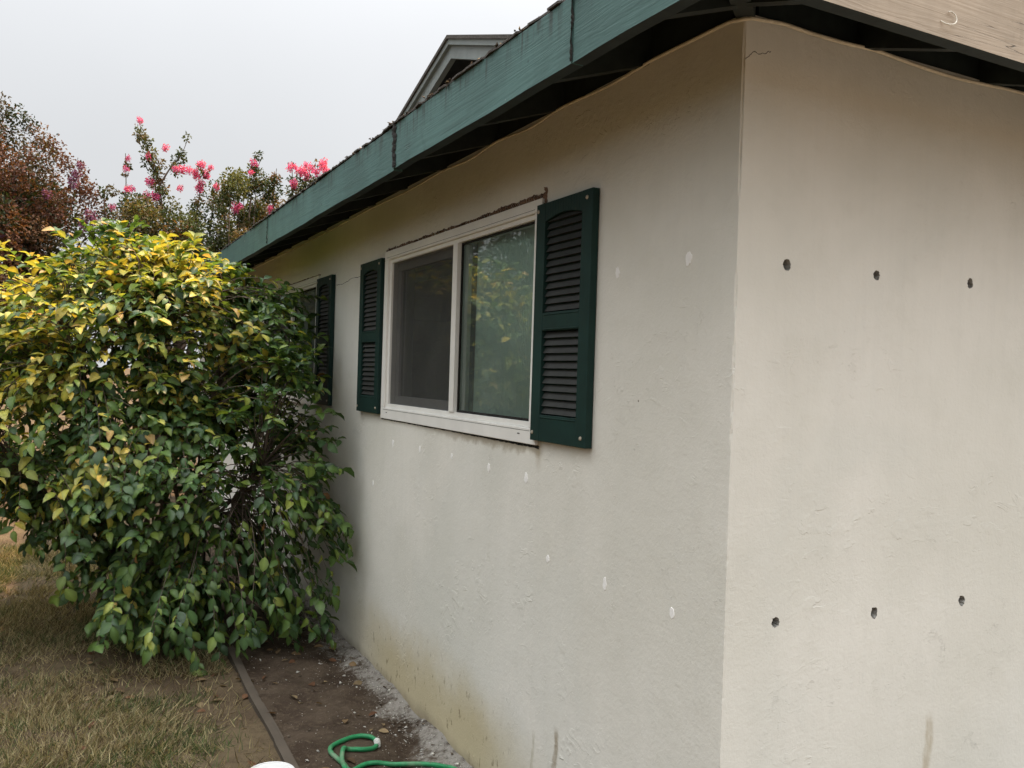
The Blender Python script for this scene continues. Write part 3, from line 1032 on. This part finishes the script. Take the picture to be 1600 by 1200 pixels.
# crown volume: overlapping lobes (centre, radii, weight)
LOBES = [((-1.25, 4.62, 1.68), (.98, 1.08, 1.06), 1.0), ((-.95, 4.15, 1.86), (.68, .60, .74), .85), ((-2.1, 4.5, 1.58), (.78, .80, .68), .8),
         ((-1.0, 3.92, .95), (.74, .60, .78), .95), ((-.40, 3.55, 1.12), (.33, .50, .86), .62), ((-.88, 3.50, .36), (.62, .40, .27), .6),
         ((-1.70, 4.10, 1.20), (.60, .50, .50), .6), ((-.40, 3.98, 1.74), (.36, .52, .58), .75), ((-.34, 3.42, .55), (.24, .34, .38), .42)]
def in_lobes(p):
    d = np.full(len(p), 9.0)
    for c, r_, _ in LOBES:
        d = np.minimum(d, (((p - np.array(c)) / np.array(r_)) ** 2).sum(1) ** .5)
    return d
NT = 2150
ww = np.array([l[2] * (l[1][0] * l[1][1] * l[1][2]) ** .67 for l in LOBES])
ii = rng.choice(len(LOBES), NT * 5, p=ww / ww.sum())
dirs = unit(rng.normal(0, 1, (NT * 5, 3)))
rad = rng.uniform(.62, 1.04, NT * 5) ** .8
tips = np.array([LOBES[i][0] for i in ii]) + dirs * np.array([LOBES[i][1] for i in ii]) * rad[:, None]
fld = np.zeros(len(tips))                       # uneven growth: denser boughs with gaps between
for k in range(6):
    fv = unit(rng.normal(0, 1, 3)) * rng.uniform(5, 11)
    fld += np.sin(tips @ fv + rng.uniform(0, 6.28))
gapx = (tips[:, 0] > -.78) & (tips[:, 0] < -.48) & (tips[:, 2] > .45) & (tips[:, 2] < 1.45) & (rng.random(len(tips)) < .8)
keep = (in_lobes(tips) > .62) & (tips[:, 2] > .10) & (tips[:, 0] < -.10) & (fld > -2.1) & ~gapx
tips = tips + unit(tips - np.array((-1.25, 4.5, .9))) * (np.clip(fld, 0, 3) * .045)[:, None]
tips = tips[keep][:NT]
CENT = np.array((-1.25, 4.5, .9))
STEMS = [(-1.1, 4.45), (-1.2, 4.6), (-.95, 4.5), (-1.3, 4.4), (-.8, 4.35)]
bush = empty('camellia_bush', (-1.1, 4.45, 0))
tag(bush, 'large camellia bush with yellowed top leaves beside the house wall', 'bush')
BO = np.array((-1.1, 4.45, 0.0))
# limbs
bm_ = MB()
limb_pts = []
lr = random.Random(5)
for k in range(30):
    s0 = STEMS[k % 5]
    t = tips[lr.randrange(len(tips))]
    end = CENT + (t - CENT) * .72
    p0 = Vector((s0[0] + lr.uniform(-.08, .08), s0[1] + lr.uniform(-.08, .08), -.02))
    p3 = Vector(end)
    p1 = p0 + Vector(((p3.x - p0.x) * .2, (p3.y - p0.y) * .2, max(.15, p3.z * .35)))
    p2 = p0 + (p3 - p0) * .65 + Vector((lr.uniform(-.1, .1), lr.uniform(-.1, .1), .08))
    pth = smooth_path([p0, p1, p2, p3], 5)
    r0_ = lr.uniform(.013, .024)
    bm_.tube([p - Vector(BO) for p in pth], [max(.004, r0_ * (1 - .8 * i / (len(pth) - 1))) for i in range(len(pth))], 6, False)
    limb_pts += [np.array(p) for p in pth[4:]]
limb_pts = np.array(limb_pts)
Lpos, Ldir, Lnrm, Lsz, Lz = [], [], [], [], []
for t in tips:
    cand = limb_pts[np.argsort(((limb_pts - t) ** 2).sum(1))[:6]]
    a = cand[rng.integers(0, 6)]
    d = t - a
    L_ = np.linalg.norm(d)
    outw = unit(t - CENT)
    mid = a + d * .55 + np.array((0, 0, .10 * L_)) + rng.normal(0, .04, 3)
    tip = t + np.array((0, 0, -.05 - .08 * rng.random()))
    pth = smooth_path([a, mid, tip], 4)
    bm_.tube([p - Vector(BO) for p in pth], [.0042 * (1 - .6 * i / 8) for i in range(9)], 3, False)
    pa = np.array([np.array(p) for p in pth])
    m_ = rng.integers(8, 14)
    run = min(.9, .34 / max(L_, .2))
    for j in range(m_):
        u = 1 - run * (j / m_) ** 1.1
        q = u * 8
        i0 = min(7, int(q))
        p = pa[i0] + (pa[i0 + 1] - pa[i0]) * (q - i0)
        tw = unit(pa[i0 + 1] - pa[i0])
        side = unit(np.cross(tw, (0, 0, 1)) + 1e-6) * (1 if j % 2 else -1)
        dr = unit(tw * rng.uniform(.3, .9) + side * rng.uniform(.4, 1.0) + outw * .35 + np.array((0, 0, rng.uniform(-.65, .15))) + rng.normal(0, .18, 3))
        nr = unit(np.array((0, 0, 1.0)) + outw * rng.uniform(.2, 1.1) + rng.normal(0, .35, 3))
        if p[0] > -.07:
            continue
        Lpos.append(p)
        Ldir.append(dr)
        Lnrm.append(nr)
        Lsz.append(rng.choice([.7, 1, 1, 1.12]) * rng.uniform(.058, .090))
bm_.build('branches', M['bark'], bush, True)
Lpos, Ldir, Lnrm, Lsz = map(np.array, (Lpos, Ldir, Lnrm, Lsz))
NL = len(Lpos)
# leaf colours: sun-bleached yellow towards the exposed top and the lawn side, deep green below
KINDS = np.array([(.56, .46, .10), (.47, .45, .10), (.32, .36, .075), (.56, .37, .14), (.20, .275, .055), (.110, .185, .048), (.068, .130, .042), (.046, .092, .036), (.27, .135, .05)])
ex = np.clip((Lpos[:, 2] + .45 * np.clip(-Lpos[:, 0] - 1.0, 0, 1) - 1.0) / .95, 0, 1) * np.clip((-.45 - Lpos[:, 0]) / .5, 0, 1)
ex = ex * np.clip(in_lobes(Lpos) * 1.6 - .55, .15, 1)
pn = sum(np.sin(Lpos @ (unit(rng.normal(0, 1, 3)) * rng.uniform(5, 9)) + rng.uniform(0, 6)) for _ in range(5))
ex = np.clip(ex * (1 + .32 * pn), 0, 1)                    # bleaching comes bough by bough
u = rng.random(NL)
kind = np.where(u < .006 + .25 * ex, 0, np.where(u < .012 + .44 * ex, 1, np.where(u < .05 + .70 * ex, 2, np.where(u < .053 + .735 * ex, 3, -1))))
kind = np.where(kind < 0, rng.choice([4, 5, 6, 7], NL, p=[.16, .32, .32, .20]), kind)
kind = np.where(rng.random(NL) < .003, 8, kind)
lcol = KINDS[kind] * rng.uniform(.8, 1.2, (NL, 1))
LM = frames(Ldir, Lnrm) * Lsz[:, None, None]
# the leaves that show largest become single pieces, the rest one mass
d = Lpos - CAM_POS
dep = d @ CF
ang = np.stack((d @ CR / dep, d @ CU / dep), 1)
vis = (np.abs(ang[:, 0]) < .58) & (np.abs(ang[:, 1]) < .44)
cell = np.floor(ang / .014).astype(int)
best = {}
for i in np.where(vis)[0]:
    k = (cell[i, 0], cell[i, 1])
    if k not in best or dep[i] < dep[best[k]]:
        best[k] = i
cands = sorted(best.values(), key=lambda i: dep[i] / Lsz[i])
single = np.zeros(NL, bool)
single[cands[:300]] = True
def leaf_mesh(k, var):
    rr = np.random.default_rng(100 * k + var)
    V = LEAF_V.copy()
    V[:, 2] -= rr.uniform(-.05, .36) * V[:, 1] ** 2
    V[:, 2] += rr.uniform(-.1, .55) * np.abs(V[:, 0])
    V[:, 0] *= rr.uniform(.8, 1.15)
    V[:, 2] += rr.normal(0, .3) * V[:, 0] * V[:, 1]
    V[:, 0] += rr.normal(0, .1) * V[:, 1] ** 2
    me = bpy.data.meshes.new('leaf')
    me.from_pydata(V.tolist(), [], LEAF_F)
    me.polygons.foreach_set('use_smooth', [True] * len(LEAF_F))
    at = me.attributes.new('col', 'FLOAT_COLOR', 'POINT')
    c = KINDS[k] * rr.uniform(.85, 1.15)
    at.data.foreach_set('color', np.concatenate((c[None, :] * np.array(LEAF_M)[:, None], np.ones((len(V), 1))), 1).astype(np.float32).ravel())
    me.materials.append(M['leaf'])
    return me
lms = {}
for i in np.where(single)[0]:
    key = (int(kind[i]), int(rng.integers(0, 7)))
    if key not in lms:
        lms[key] = leaf_mesh(*key)
    o = link('leaf', lms[key], bush)
    m4 = np.eye(4)
    m4[:3, :3] = LM[i]
    m4[:3, 3] = Lpos[i] - BO
    o.matrix_local = Matrix(m4.tolist())
rest = ~single
half = rng.random(NL) < .5
V2 = np.repeat(LEAF_V[None], int(rest.sum()), 0)              # every leaf bends, cups and twists a little differently
nr_ = len(V2)
V2[:, :, 2] -= rng.uniform(-.05, .38, (nr_, 1)) * V2[:, :, 1] ** 2
V2[:, :, 2] += rng.uniform(-.1, .55, (nr_, 1)) * np.abs(V2[:, :, 0])
V2[:, :, 0] *= rng.uniform(.78, 1.18, (nr_, 1))
V2[:, :, 2] += rng.normal(0, .35, (nr_, 1)) * V2[:, :, 0] * V2[:, :, 1]
V2[:, :, 0] += rng.normal(0, .10, (nr_, 1)) * V2[:, :, 1] ** 2
o = scatter('foliage', V2, LEAF_F, LM[rest], Lpos[rest] - BO, lcol[rest], M['leaf'], True, bush, LEAF_M)
o['kind'] = 'stuff'

# ------------------------------------------------------------------ trees behind
SL_V = np.array([(0, 0, 0), (-.32, .45, .10), (0, 1, -.05), (.32, .45, .10)], float)
SL_F = [(0, 3, 2), (0, 2, 1)]
def fine_leaves(name, parent, base, cpos, crad, count, size, cols, probs, seed, flat=1.0):
    r_ = np.random.default_rng(seed)
    cpos, crad = np.array(cpos), np.array(crad)
    wgt = crad ** 2 / (crad ** 2).sum()
    i_ = r_.choice(len(cpos), count, p=wgt)
    dd = unit(r_.normal(0, 1, (count, 3)))
    rr_ = r_.random(count) ** .42
    p = cpos[i_] + dd * (crad[i_] * rr_)[:, None] * np.array((1, 1, flat))
    dr = unit(dd * .6 + r_.normal(0, .6, (count, 3)) + (0, 0, -.1))
    nr = unit(r_.normal(0, .6, (count, 3)) + (0, 0, .7) + dd * .4)
    sz = r_.uniform(size * .65, size * 1.3, count)
    cc = np.array(cols)
    ck = r_.choice(len(cc), len(cpos), p=probs)                    # one leading colour for each clump
    k2 = np.where(r_.random(count) < .84, ck[i_], r_.choice(len(cc), count, p=probs))
    col = cc[k2] * r_.uniform(.7, 1.3, (count, 1))
    return scatter(name, SL_V, SL_F, frames(dr, nr) * sz[:, None, None], p - np.array(base), col, M['fine'], False, parent)

def limbs(parent, base, ends, r0, seed, name='trunk', forks=3):
    rr = random.Random(seed)
    b = MB()
    roots = []
    for k in range(forks):
        a = 2 * math.pi * k / forks
        roots.append(Vector((base[0] + .18 * math.cos(a), base[1] + .18 * math.sin(a), -.06)))
    for k, e in enumerate(ends):
        p0 = roots[k % forks]
        e = Vector(e)
        fan = p0 + (e - p0) * .35 + Vector((0, 0, (e.z - p0.z) * .16))
        mid_ = p0 + (e - p0) * .7 + Vector((rr.uniform(-.12, .12), rr.uniform(-.12, .12), (e.z - p0.z) * .07))
        pth = smooth_path([p0, fan, mid_, e], 5)
        b.tube([p - Vector(base) for p in pth], [max(.006, r0 * (1 - i / (len(pth))) ** 1.2) for i in range(len(pth))], 6, False)
    return b.build(name, M['bark2'], parent, True)

FL_V = np.array([(0, 0, 0), (-.5, .5, .22), (-.1, 1, -.1), (.45, .6, .25), (.1, .5, .4)], float)
FL_F = [(0, 4, 1), (1, 4, 2), (2, 4, 3), (3, 4, 0)]
def cluster_mesh(seed, hue):
    r_ = np.random.default_rng(seed)
    n_ = 150
    dd = unit(r_.normal(0, 1, (n_, 3)))
    p = dd * (r_.random(n_) ** .5)[:, None] * np.array((.9, .9, 1.05)) * (.92 + .2 * np.sin(dd[:, :1] * 5 + seed))
    Rm = frames(unit(dd + r_.normal(0, .5, (n_, 3))), unit(r_.normal(0, 1, (n_, 3)))) * r_.uniform(.20, .42, n_)[:, None, None]
    col = np.array(hue) * r_.uniform(.65, 1.25, (n_, 1))
    o_ = scatter('flower_cluster', FL_V, FL_F, Rm, p, col, M['petal'], False)
    me = o_.data
    bpy.data.objects.remove(o_)
    return me
PINK = [cluster_mesh(s, (.86, .19, .47)) for s in range(4)]
MAUVE = [cluster_mesh(s + 9, (.30, .13, .25)) for s in range(2)]

def along(path, n, spread, seed):
    """clump centres strung along a shoot"""
    r_ = np.random.default_rng(seed)
    out = []
    pp = [np.array(p) for p in smooth_path(path, 6)]
    for k in range(n):
        q = pp[int(k / n * (len(pp) - 1))]
        out.append(q + r_.normal(0, spread, 3))
    return out

# pink crape myrtle with tall open shoots
def myrtle(base, shoots, clumps, flowers, label, seed, count):
    t = empty('crape_myrtle', base)
    tag(t, label, 'tree', 'pink crape myrtles beyond the roof')
    cp, cr = [], []
    for path, n_, rad_ in shoots:
        for q in along(path, n_, .05, seed + len(cp)):
            cp.append(q)
            cr.append(rad_ * random.uniform(.6, 1.25))
    for c, r_ in clumps:
        cp.append(np.array(c))
        cr.append(r_)
    b = MB()
    for path, n_, rad_ in shoots:
        pth = smooth_path(path, 5)
        b.tube([p - Vector(base) for p in pth], [max(.005, .016 * (1 - i / len(pth))) for i in range(len(pth))], 5, False)
    ends = [s_[0][0] for s_ in shoots] + [c for c, r_ in clumps[::2]]
    limbs(t, base, ends, .055, seed, forks=4)
    b.build('shoots', M['bark2'], t, True)
    fine_leaves('crown', t, base, cp, cr, count, .046, [(.085, .105, .040), (.055, .075, .030), (.17, .125, .060), (.21, .12, .06), (.13, .14, .05)], [.28, .26, .2, .10, .16], seed)['kind'] = 'stuff'
    for k, (x, y, z, s) in enumerate(flowers):
        o_ = link('flower_cluster', PINK[k % 4], t, (x - base[0], y - base[1], z - base[2]))
        o_.scale = (s, s, s * random.uniform(.8, 1.1))
        o_.rotation_euler = (random.uniform(-.4, .4), random.uniform(-.4, .4), random.uniform(0, 6))
    return t
rr = random.Random(3)
Y = 12.0
cl_a = [((rr.uniform(-1.15, .35), Y + rr.uniform(-.7, .8), rr.uniform(2.7, 3.95)), rr.uniform(.16, .30)) for _ in range(46)]
cl_a += [((-.55, Y, 4.05), .16), ((-.3, Y + .1, 4.05), .2), ((-.85, Y, 4.0), .14), ((.1, Y, 4.05), .18)]
sh_a = [([(-.35, Y, 3.6), (-.42, Y, 4.2), (-.50, Y, 4.6), (-.66, Y, 4.95), (-.74, Y, 5.25)], 16, .085),
        ([(-.45, Y, 4.35), (-.30, Y, 4.65), (-.16, Y, 4.85), (-.08, Y, 5.08)], 10, .085),
        ([(-.92, Y - .1, 3.6), (-.90, Y - .1, 4.2), (-.92, Y - .1, 4.75)], 9, .055),
        ([(-1.15, Y, 3.7), (-1.18, Y, 4.15), (-1.12, Y, 4.3)], 6, .075),
        ([(.05, Y, 3.8), (.12, Y, 4.3), (.10, Y, 4.55)], 7, .09), ([(.28, Y, 3.7), (.32, Y, 4.2), (.34, Y, 4.5)], 6, .09),
        ([(-.50, Y, 4.55), (-.62, Y, 4.72), (-.72, Y, 4.78)], 5, .07)]
fl_a = [(-.75, 5.22, .05), (-.38, 4.93, .055), (-.61, 4.76, .055), (-.88, 4.70, .045), (-.91, 4.52, .055), (-.59, 4.41, .075), (-.54, 4.36, .06), (-.88, 4.22, .065), (-.82, 4.26, .05),
        (-.48, 4.20, .05), (-.62, 4.16, .075), (-.52, 4.18, .075), (-.24, 4.60, .06), (-.15, 4.62, .07), (-.06, 4.61, .065), (.11, 4.71, .075), (.05, 4.54, .06), (.03, 4.60, .06), (.19, 4.62, .06), (.24, 4.68, .05), (.22, 4.58, .05), (.35, 4.44, .06), (.13, 4.47, .06), (.10, 4.38, .07),
        (-.16, 4.35, .055), (-1.07, 3.96, .06)]
myrtle((-.35, Y, 0), sh_a, cl_a, [(x, Y - .12 + rr.uniform(-.1, .1), z, s) for x, z, s in fl_a], 'crape myrtle with tall leggy shoots and pink flowers behind the bush', 21, 23000)
cl_b = [((rr.uniform(.35, 1.75), Y + rr.uniform(-.7, .9), rr.uniform(2.8, 4.45)), rr.uniform(.13, .26)) for _ in range(48)]
cl_b += [((.95, Y, 4.62), .2), ((1.15, Y, 4.5), .2), ((.75, Y, 4.5), .2), ((1.6, Y, 4.55), .2), ((1.75, Y, 4.62), .18), ((1.9, Y, 4.6), .2), ((2.1, Y, 4.3), .25), ((2.0, Y, 4.0), .3)]
sh_b = [([(.85, Y, 4.0), (.90, Y, 4.6), (1.02, Y, 5.0)], 9, .085), ([(1.2, Y, 4.0), (1.22, Y, 4.5), (1.25, Y, 4.85)], 8, .075), ([(.7, Y, 4.0), (.68, Y, 4.5), (.66, Y, 4.72)], 7, .08),
        ([(1.5, Y, 4.2), (1.5, Y, 4.7), (1.48, Y, 5.0)], 7, .06), ([(1.8, Y, 4.2), (1.86, Y, 4.7), (1.9, Y, 5.0)], 7, .07), ([(.5, Y, 3.9), (.46, Y, 4.3), (.44, Y, 4.5)], 6, .08)]
fl_b = [(.89, 4.87, .07), (.83, 4.70, .055), (1.42, 4.86, .065), (1.49, 4.88, .055), (1.56, 4.82, .07), (1.64, 4.86, .08), (1.71, 4.80, .085), (1.78, 4.92, .075), (1.84, 4.84, .07), (1.98, 5.03, .075), (1.93, 4.95, .065), (2.00, 4.88, .07), (1.97, 4.80, .06),
        (1.66, 4.93, .05), (1.48, 4.62, .075), (1.53, 4.58, .06), (.64, 4.16, .08), (.62, 4.11, .06), (1.15, 4.2, .05), (1.17, 4.1, .05)]
myrtle((1.15, Y + .1, 0), sh_b, cl_b, [(x, Y - .12 + rr.uniform(-.1, .1), z, s) for x, z, s in fl_b], 'bushy crape myrtle with pink blooms showing just over the teal fascia', 22, 27000)

# russet tree on the lawn side
base = (-3.6, 12.6, 0)
t = empty('russet_tree', base)
tag(t, 'dense russet and dark green tree behind the bush at the lawn side', 'tree')
rr = random.Random(8)
cp, cr = [], []
for k in range(240):
    th, ph = rr.uniform(0, 6.28), rr.uniform(-1.0, 1.2)
    q = (1.7 * math.cos(th) * math.cos(ph), 1.6 * math.sin(th) * math.cos(ph), 2.05 * math.sin(ph))
    f = rr.uniform(.72, 1.03)
    cp.append((base[0] + .35 + q[0] * f, base[1] + q[1] * f, 3.25 + q[2] * f))
    cr.append(rr.uniform(.17, .36))
for k in range(26):                                             # loose sprays reaching past the outline
    th = rr.uniform(-2.6, .2)
    cp.append((base[0] + .35 + 1.85 * math.cos(th), base[1] + 1.5 * math.sin(th), 3.3 + rr.uniform(-.6, 1.75)))
    cr.append(rr.uniform(.10, .2))
for q in ((-2.15, 12, 5.0), (-2.3, 12, 5.1), (-2.02, 12, 4.85), (-1.85, 12, 4.75), (-1.7, 12, 4.55), (-1.55, 12, 4.45), (-1.5, 12, 4.25), (-1.4, 12, 4.1), (-1.32, 12, 3.95), (-1.25, 12, 3.75), (-2.5, 12, 5.2), (-2.7, 12, 5.0)):
    cp.append(q)
    cr.append(rr.uniform(.12, .2))
limbs(t, base, [cp[k] for k in range(0, 170, 5)], .10, 4, forks=3)
inner = [(base[0] + .5 + rr.uniform(-1.4, 1.45), base[1] + rr.uniform(-1.2, 1.2), 3.0 + rr.uniform(-1.6, 1.25)) for _ in range(50)]
fine_leaves('crown', t, base, cp, cr, 110000, .046, [(.165, .080, .055), (.125, .058, .045), (.085, .070, .042), (.042, .056, .028), (.20, .115, .070)], [.30, .22, .16, .18, .14], 31)['kind'] = 'stuff'
fine_leaves('inner_foliage', t, base, inner, [.5] * 50, 20000, .09, [(.035, .048, .024), (.05, .055, .028)], [.6, .4], 32)['kind'] = 'stuff'
for k, (x, z, s) in enumerate([(-1.55, 4.32, .07), (-1.58, 4.2, .08), (-1.50, 4.45, .06), (-1.36, 3.78, .08), (-1.30, 3.68, .08), (-1.42, 3.62, .09), (-2.45, 3.35, .09), (-1.9, 4.0, .07)]):
    o_ = link('flower_cluster', MAUVE[k % 2], t, (x - base[0], 11.2 - base[1] if x < -2 else 11.7 - base[1], z - base[2]))
    o_.scale = (s, s, s)

# dark tree further along the lawn side
base = (-6.4, 11.5, 0)
t = empty('dark_tree', base)
tag(t, 'dark green leafy tree showing at the top of the window reflection', 'tree')
rr = random.Random(28)
cp = [(base[0] + rr.gauss(0, 1.1), base[1] + rr.gauss(0, 1.0), 3.6 + rr.gauss(0, 1.1)) for _ in range(120)]
limbs(t, base, cp[::6], .12, 14, forks=2)
fine_leaves('crown', t, base, cp, [rr.uniform(.3, .6) for _ in cp], 26000, .10, [(.045, .062, .026), (.030, .045, .020), (.06, .07, .03)], [.4, .4, .2], 62)['kind'] = 'stuff'

# hedge out of view, added to darken the side wall and fill the glass reflection
base = (-5.6, 4.0, 0)
t = empty('hedge', base)
tag(t, 'dark green hedge added across the lawn, mirrored in the window pane', 'hedge')
rr = random.Random(18)
cp = [(base[0] + rr.uniform(-.7, .75), rr.uniform(-4.5, 13.5), rr.uniform(.2, 2.5) + .3 * math.sin(k)) for k in range(330)]
fine_leaves('foliage', t, base, cp, [rr.uniform(.35, .65) for _ in cp], 42000, .13, [(.045, .062, .026), (.030, .045, .020), (.07, .085, .032)], [.4, .4, .2], 61)['kind'] = 'stuff'
limbs(t, base, [c_ for c_ in cp[::9]], .06, 6, 'stems', forks=6)

# ------------------------------------------------------------------ lawn grass and litter
GV = np.array([(-.5, 0, 0), (.5, 0, 0), (-.35, .5, .10), (.35, .5, .10), (0, 1, .34)], float)
GF = [(0, 1, 3, 2), (2, 3, 4)]
def grass(name, n, x0, x1, y0, y1, seed, label):
    r_ = np.random.default_rng(seed)
    x, y = r_.uniform(x0, x1, n), r_.uniform(y0, y1, n)
    # tufts: blades gather round tuft centres and lean together
    nt = n // 22
    tx, ty = r_.uniform(x0, x1, nt), r_.uniform(y0, y1, nt)
    lean = unit(np.stack((wob(tx, ty, 4, 1, 21) + r_.normal(0, .5, nt) + .4, wob(tx, ty, 4, 1, 22) + r_.normal(0, .5, nt), r_.uniform(.3, 1.3, nt)), 1))
    ti = r_.integers(0, nt, n)
    loose = r_.random(n) < .35
    x = np.where(loose, x, tx[ti] + r_.normal(0, .022, n))
    y = np.where(loose, y, ty[ti] + r_.normal(0, .022, n))
    dens = wob(x, y, 3.2, .5, 12) + wob(x, y, 9, .35, 13)
    bare = np.clip((x + 1.25) / .5, 0, 1) * .45
    k = (r_.random(n) < np.clip(.60 + dens * .95 - bare, .06, 1)) & (x < -.735)
    x, y, ti = x[k], y[k], ti[k]
    n = len(x)
    z = lawn_h(x, y) - .002
    dr = unit(lean[ti] * .9 + np.stack((r_.normal(0, .6, n), r_.normal(0, .6, n), r_.uniform(0, .7, n)), 1))
    nr = unit(np.stack((r_.normal(0, 1, n), r_.normal(0, 1, n), r_.uniform(.2, 1, n)), 1))
    Rm = frames(dr, nr)
    ln, wd = r_.uniform(.025, .085, n), r_.uniform(.0024, .0050, n)
    Rm = Rm * np.stack((wd, ln, ln), 1)[:, None, :]
    gsel = wob(x, y, 2.4, .5, 17) + wob(x, y, 7, .4, 18) + r_.normal(0, .28, n)
    cols = np.array([(.46, .385, .225), (.31, .24, .135), (.11, .078, .046), (.115, .150, .058), (.070, .105, .042)])
    ck = np.where(gsel > .22, r_.choice([3, 4, 0], n), r_.choice([0, 1, 2, 3], n, p=[.36, .34, .22, .08]))
    o = scatter(name, GV, GF, Rm, np.stack((x, y, z), 1), cols[ck] * r_.uniform(.7, 1.25, (n, 1)), M['grass'], False)
    tag(o, label, 'grass', kind='stuff')
grass('grass', 190000, -3.3, -.73, 1.2, 7.5, 41, 'sparse dry tan and green lawn grass')

# stucco crumbs, chips and leaf litter on the bed
n = 2600
r_ = np.random.default_rng(51)
y = r_.uniform(.9, 4.6, n)
near = r_.random(n) < .72
x = np.where(near, -np.abs(r_.normal(0, .11, n)) - .012, r_.uniform(-.64, -.02, n))
x = np.clip(x, -.64, -.01)
zz_ = bed_h(x, y) + .001
sz = np.where(r_.random(n) < .09, r_.uniform(.010, .028, n), r_.uniform(.003, .009, n))
Rm = frames(unit(r_.normal(0, 1, (n, 3)) * (1, 1, .3)), unit(r_.normal(0, .4, (n, 3)) + (0, 0, 1))) * sz[:, None, None]
pale = r_.random(n) < .55
col = np.where(pale[:, None], np.array((.55, .53, .48)), np.array((.16, .13, .10))) * r_.uniform(.6, 1.2, (n, 1))
tag(scatter('stucco_crumbs', tri, tf, Rm, np.stack((x, y, zz_), 1), col, M['bits'], False), 'pale stucco crumbs and grit scattered on the bed along the wall', 'rubble', kind='stuff')
n = 150
x, y = r_.uniform(-1.5, -.03, n), r_.uniform(1.6, 4.4, n)
zz_ = np.where(x > -.665, bed_h(x, y), lawn_h(x, y)) + .006
Rm = frames(unit(r_.normal(0, 1, (n, 3)) * (1, 1, .15)), unit(r_.normal(0, .35, (n, 3)) + (0, 0, 1))) * r_.uniform(.025, .075, n)[:, None, None]
col = np.array([(.17, .085, .05), (.24, .16, .09), (.10, .065, .04), (.30, .22, .13)])[r_.integers(0, 4, n)] * r_.uniform(.7, 1.2, (n, 1))
tag(scatter('leaf_litter', LEAF_V, LEAF_F, Rm, np.stack((x, y, zz_), 1), col, M['grass'], True), 'brown fallen leaves lying on the soil and lawn edge', 'leaves', kind='stuff')

# ------------------------------------------------------------------ edging boards, hose, pail
def edging(y0, y1, x0, x1, label, lift):
    b = MB()
    n = max(2, int((y1 - y0) / .1))
    yy_ = np.linspace(y0, y1, n + 1)
    X_ = lambda y: x0 + (x1 - x0) * (y - y0) / (y1 - y0) + .003 * math.sin(y * 4)
    for k in range(n):
        a, c = yy_[k], yy_[k + 1]
        q = []
        for yv in (a, c):
            zt = .016 + lift + .003 * math.sin(yv * 6)
            q.append([(X_(yv) - .022, yv, -.07), (X_(yv) + .022, yv, -.07), (X_(yv) + .022, yv, zt), (X_(yv) - .022, yv, zt)])
        P_, Q_ = q
        for i in range(4):
            j = (i + 1) % 4
            b.face([P_[i], P_[j], Q_[j], Q_[i]][::-1])
        if k == 0:
            b.face(P_)
        if k == n - 1:
            b.face(Q_[::-1])
    o = b.build('edging_board', M['edging'])
    tag(o, label, 'edging', 'timber edging along the planting bed')
edging(-.4, 2.17, -.705, -.690, 'grey timber edging board beside the white pail', .004)
edging(2.176, 4.4, -.684, -.668, 'grey timber edging board running back under the bush', 0)

hA = [(-.493, 1.60), (-.497, 1.72), (-.493, 1.791), (-.482, 1.858), (-.454, 1.934), (-.424, 1.958), (-.391, 1.949), (-.35, 1.940), (-.308, 1.950), (-.279, 1.985), (-.288, 2.037), (-.325, 2.070), (-.378, 2.072), (-.444, 2.045),
      (-.489, 2.009), (-.502, 1.962), (-.490, 1.905), (-.476, 1.848), (-.474, 1.80), (-.462, 1.775), (-.432, 1.800), (-.39, 1.822), (-.34, 1.815), (-.275, 1.783), (-.178, 1.705), (-.114, 1.628), (-.075, 1.50), (-.07, 1.2)]
pts = []
for k, (x, y) in enumerate(hA):
    z = float(bed_h(np.array(x), np.array(y))) + .012
    if k in (2, 3):
        z += .020
    if k in (1, 4):
        z += .012
    pts.append((x, y, z))
b = MB()
b.tube(smooth_path(pts, 8), .0105, 12)
hose = b.build('garden_hose', M['hose'], None, True)
tag(hose, 'green garden hose looped on the soil near the wall', 'hose')
b = MB()          # crusted coupling where two lengths join
cc = Vector(pts[9])
ax = (Vector(pts[10]) - Vector(pts[8])).normalized()
prof = [(-.024, .0118), (-.020, .0145), (-.008, .0150), (-.006, .0128), (.002, .0128), (.004, .0160), (.018, .0158), (.022, .0120)]
b.tube([cc + ax * t_ for t_, _ in prof], [q for _, q in prof], 10)
b.build('coupling', M['hosedust'], hose)

b = MB()
PC = (-.866, 1.495, -.01)
b.lathe([(.0, .0), (.072, .0), (.076, .006), (.083, .165), (.083, .172), (.090, .172), (.0915, .176), (.0915, .196), (.089, .200), (.084, .200), (.082, .196), (.0, .196)], PC, 48)
pail = b.build('pail', M['pail'], None, False, .0008)
tag(pail, 'small white plastic pail with its lid on, on the lawn', 'pail')
b = MB()
hp = [(PC[0] + .0915 * math.cos(a), PC[1] + .0915 * math.sin(a) - 0.0, PC[2] + .165 - .075 * math.sin((a + math.pi) if a < 0 else a)) for a in np.linspace(-math.pi, 0, 18)]
b.tube(hp, .0022, 6)
b.build('handle', M['sash'], pail, True)
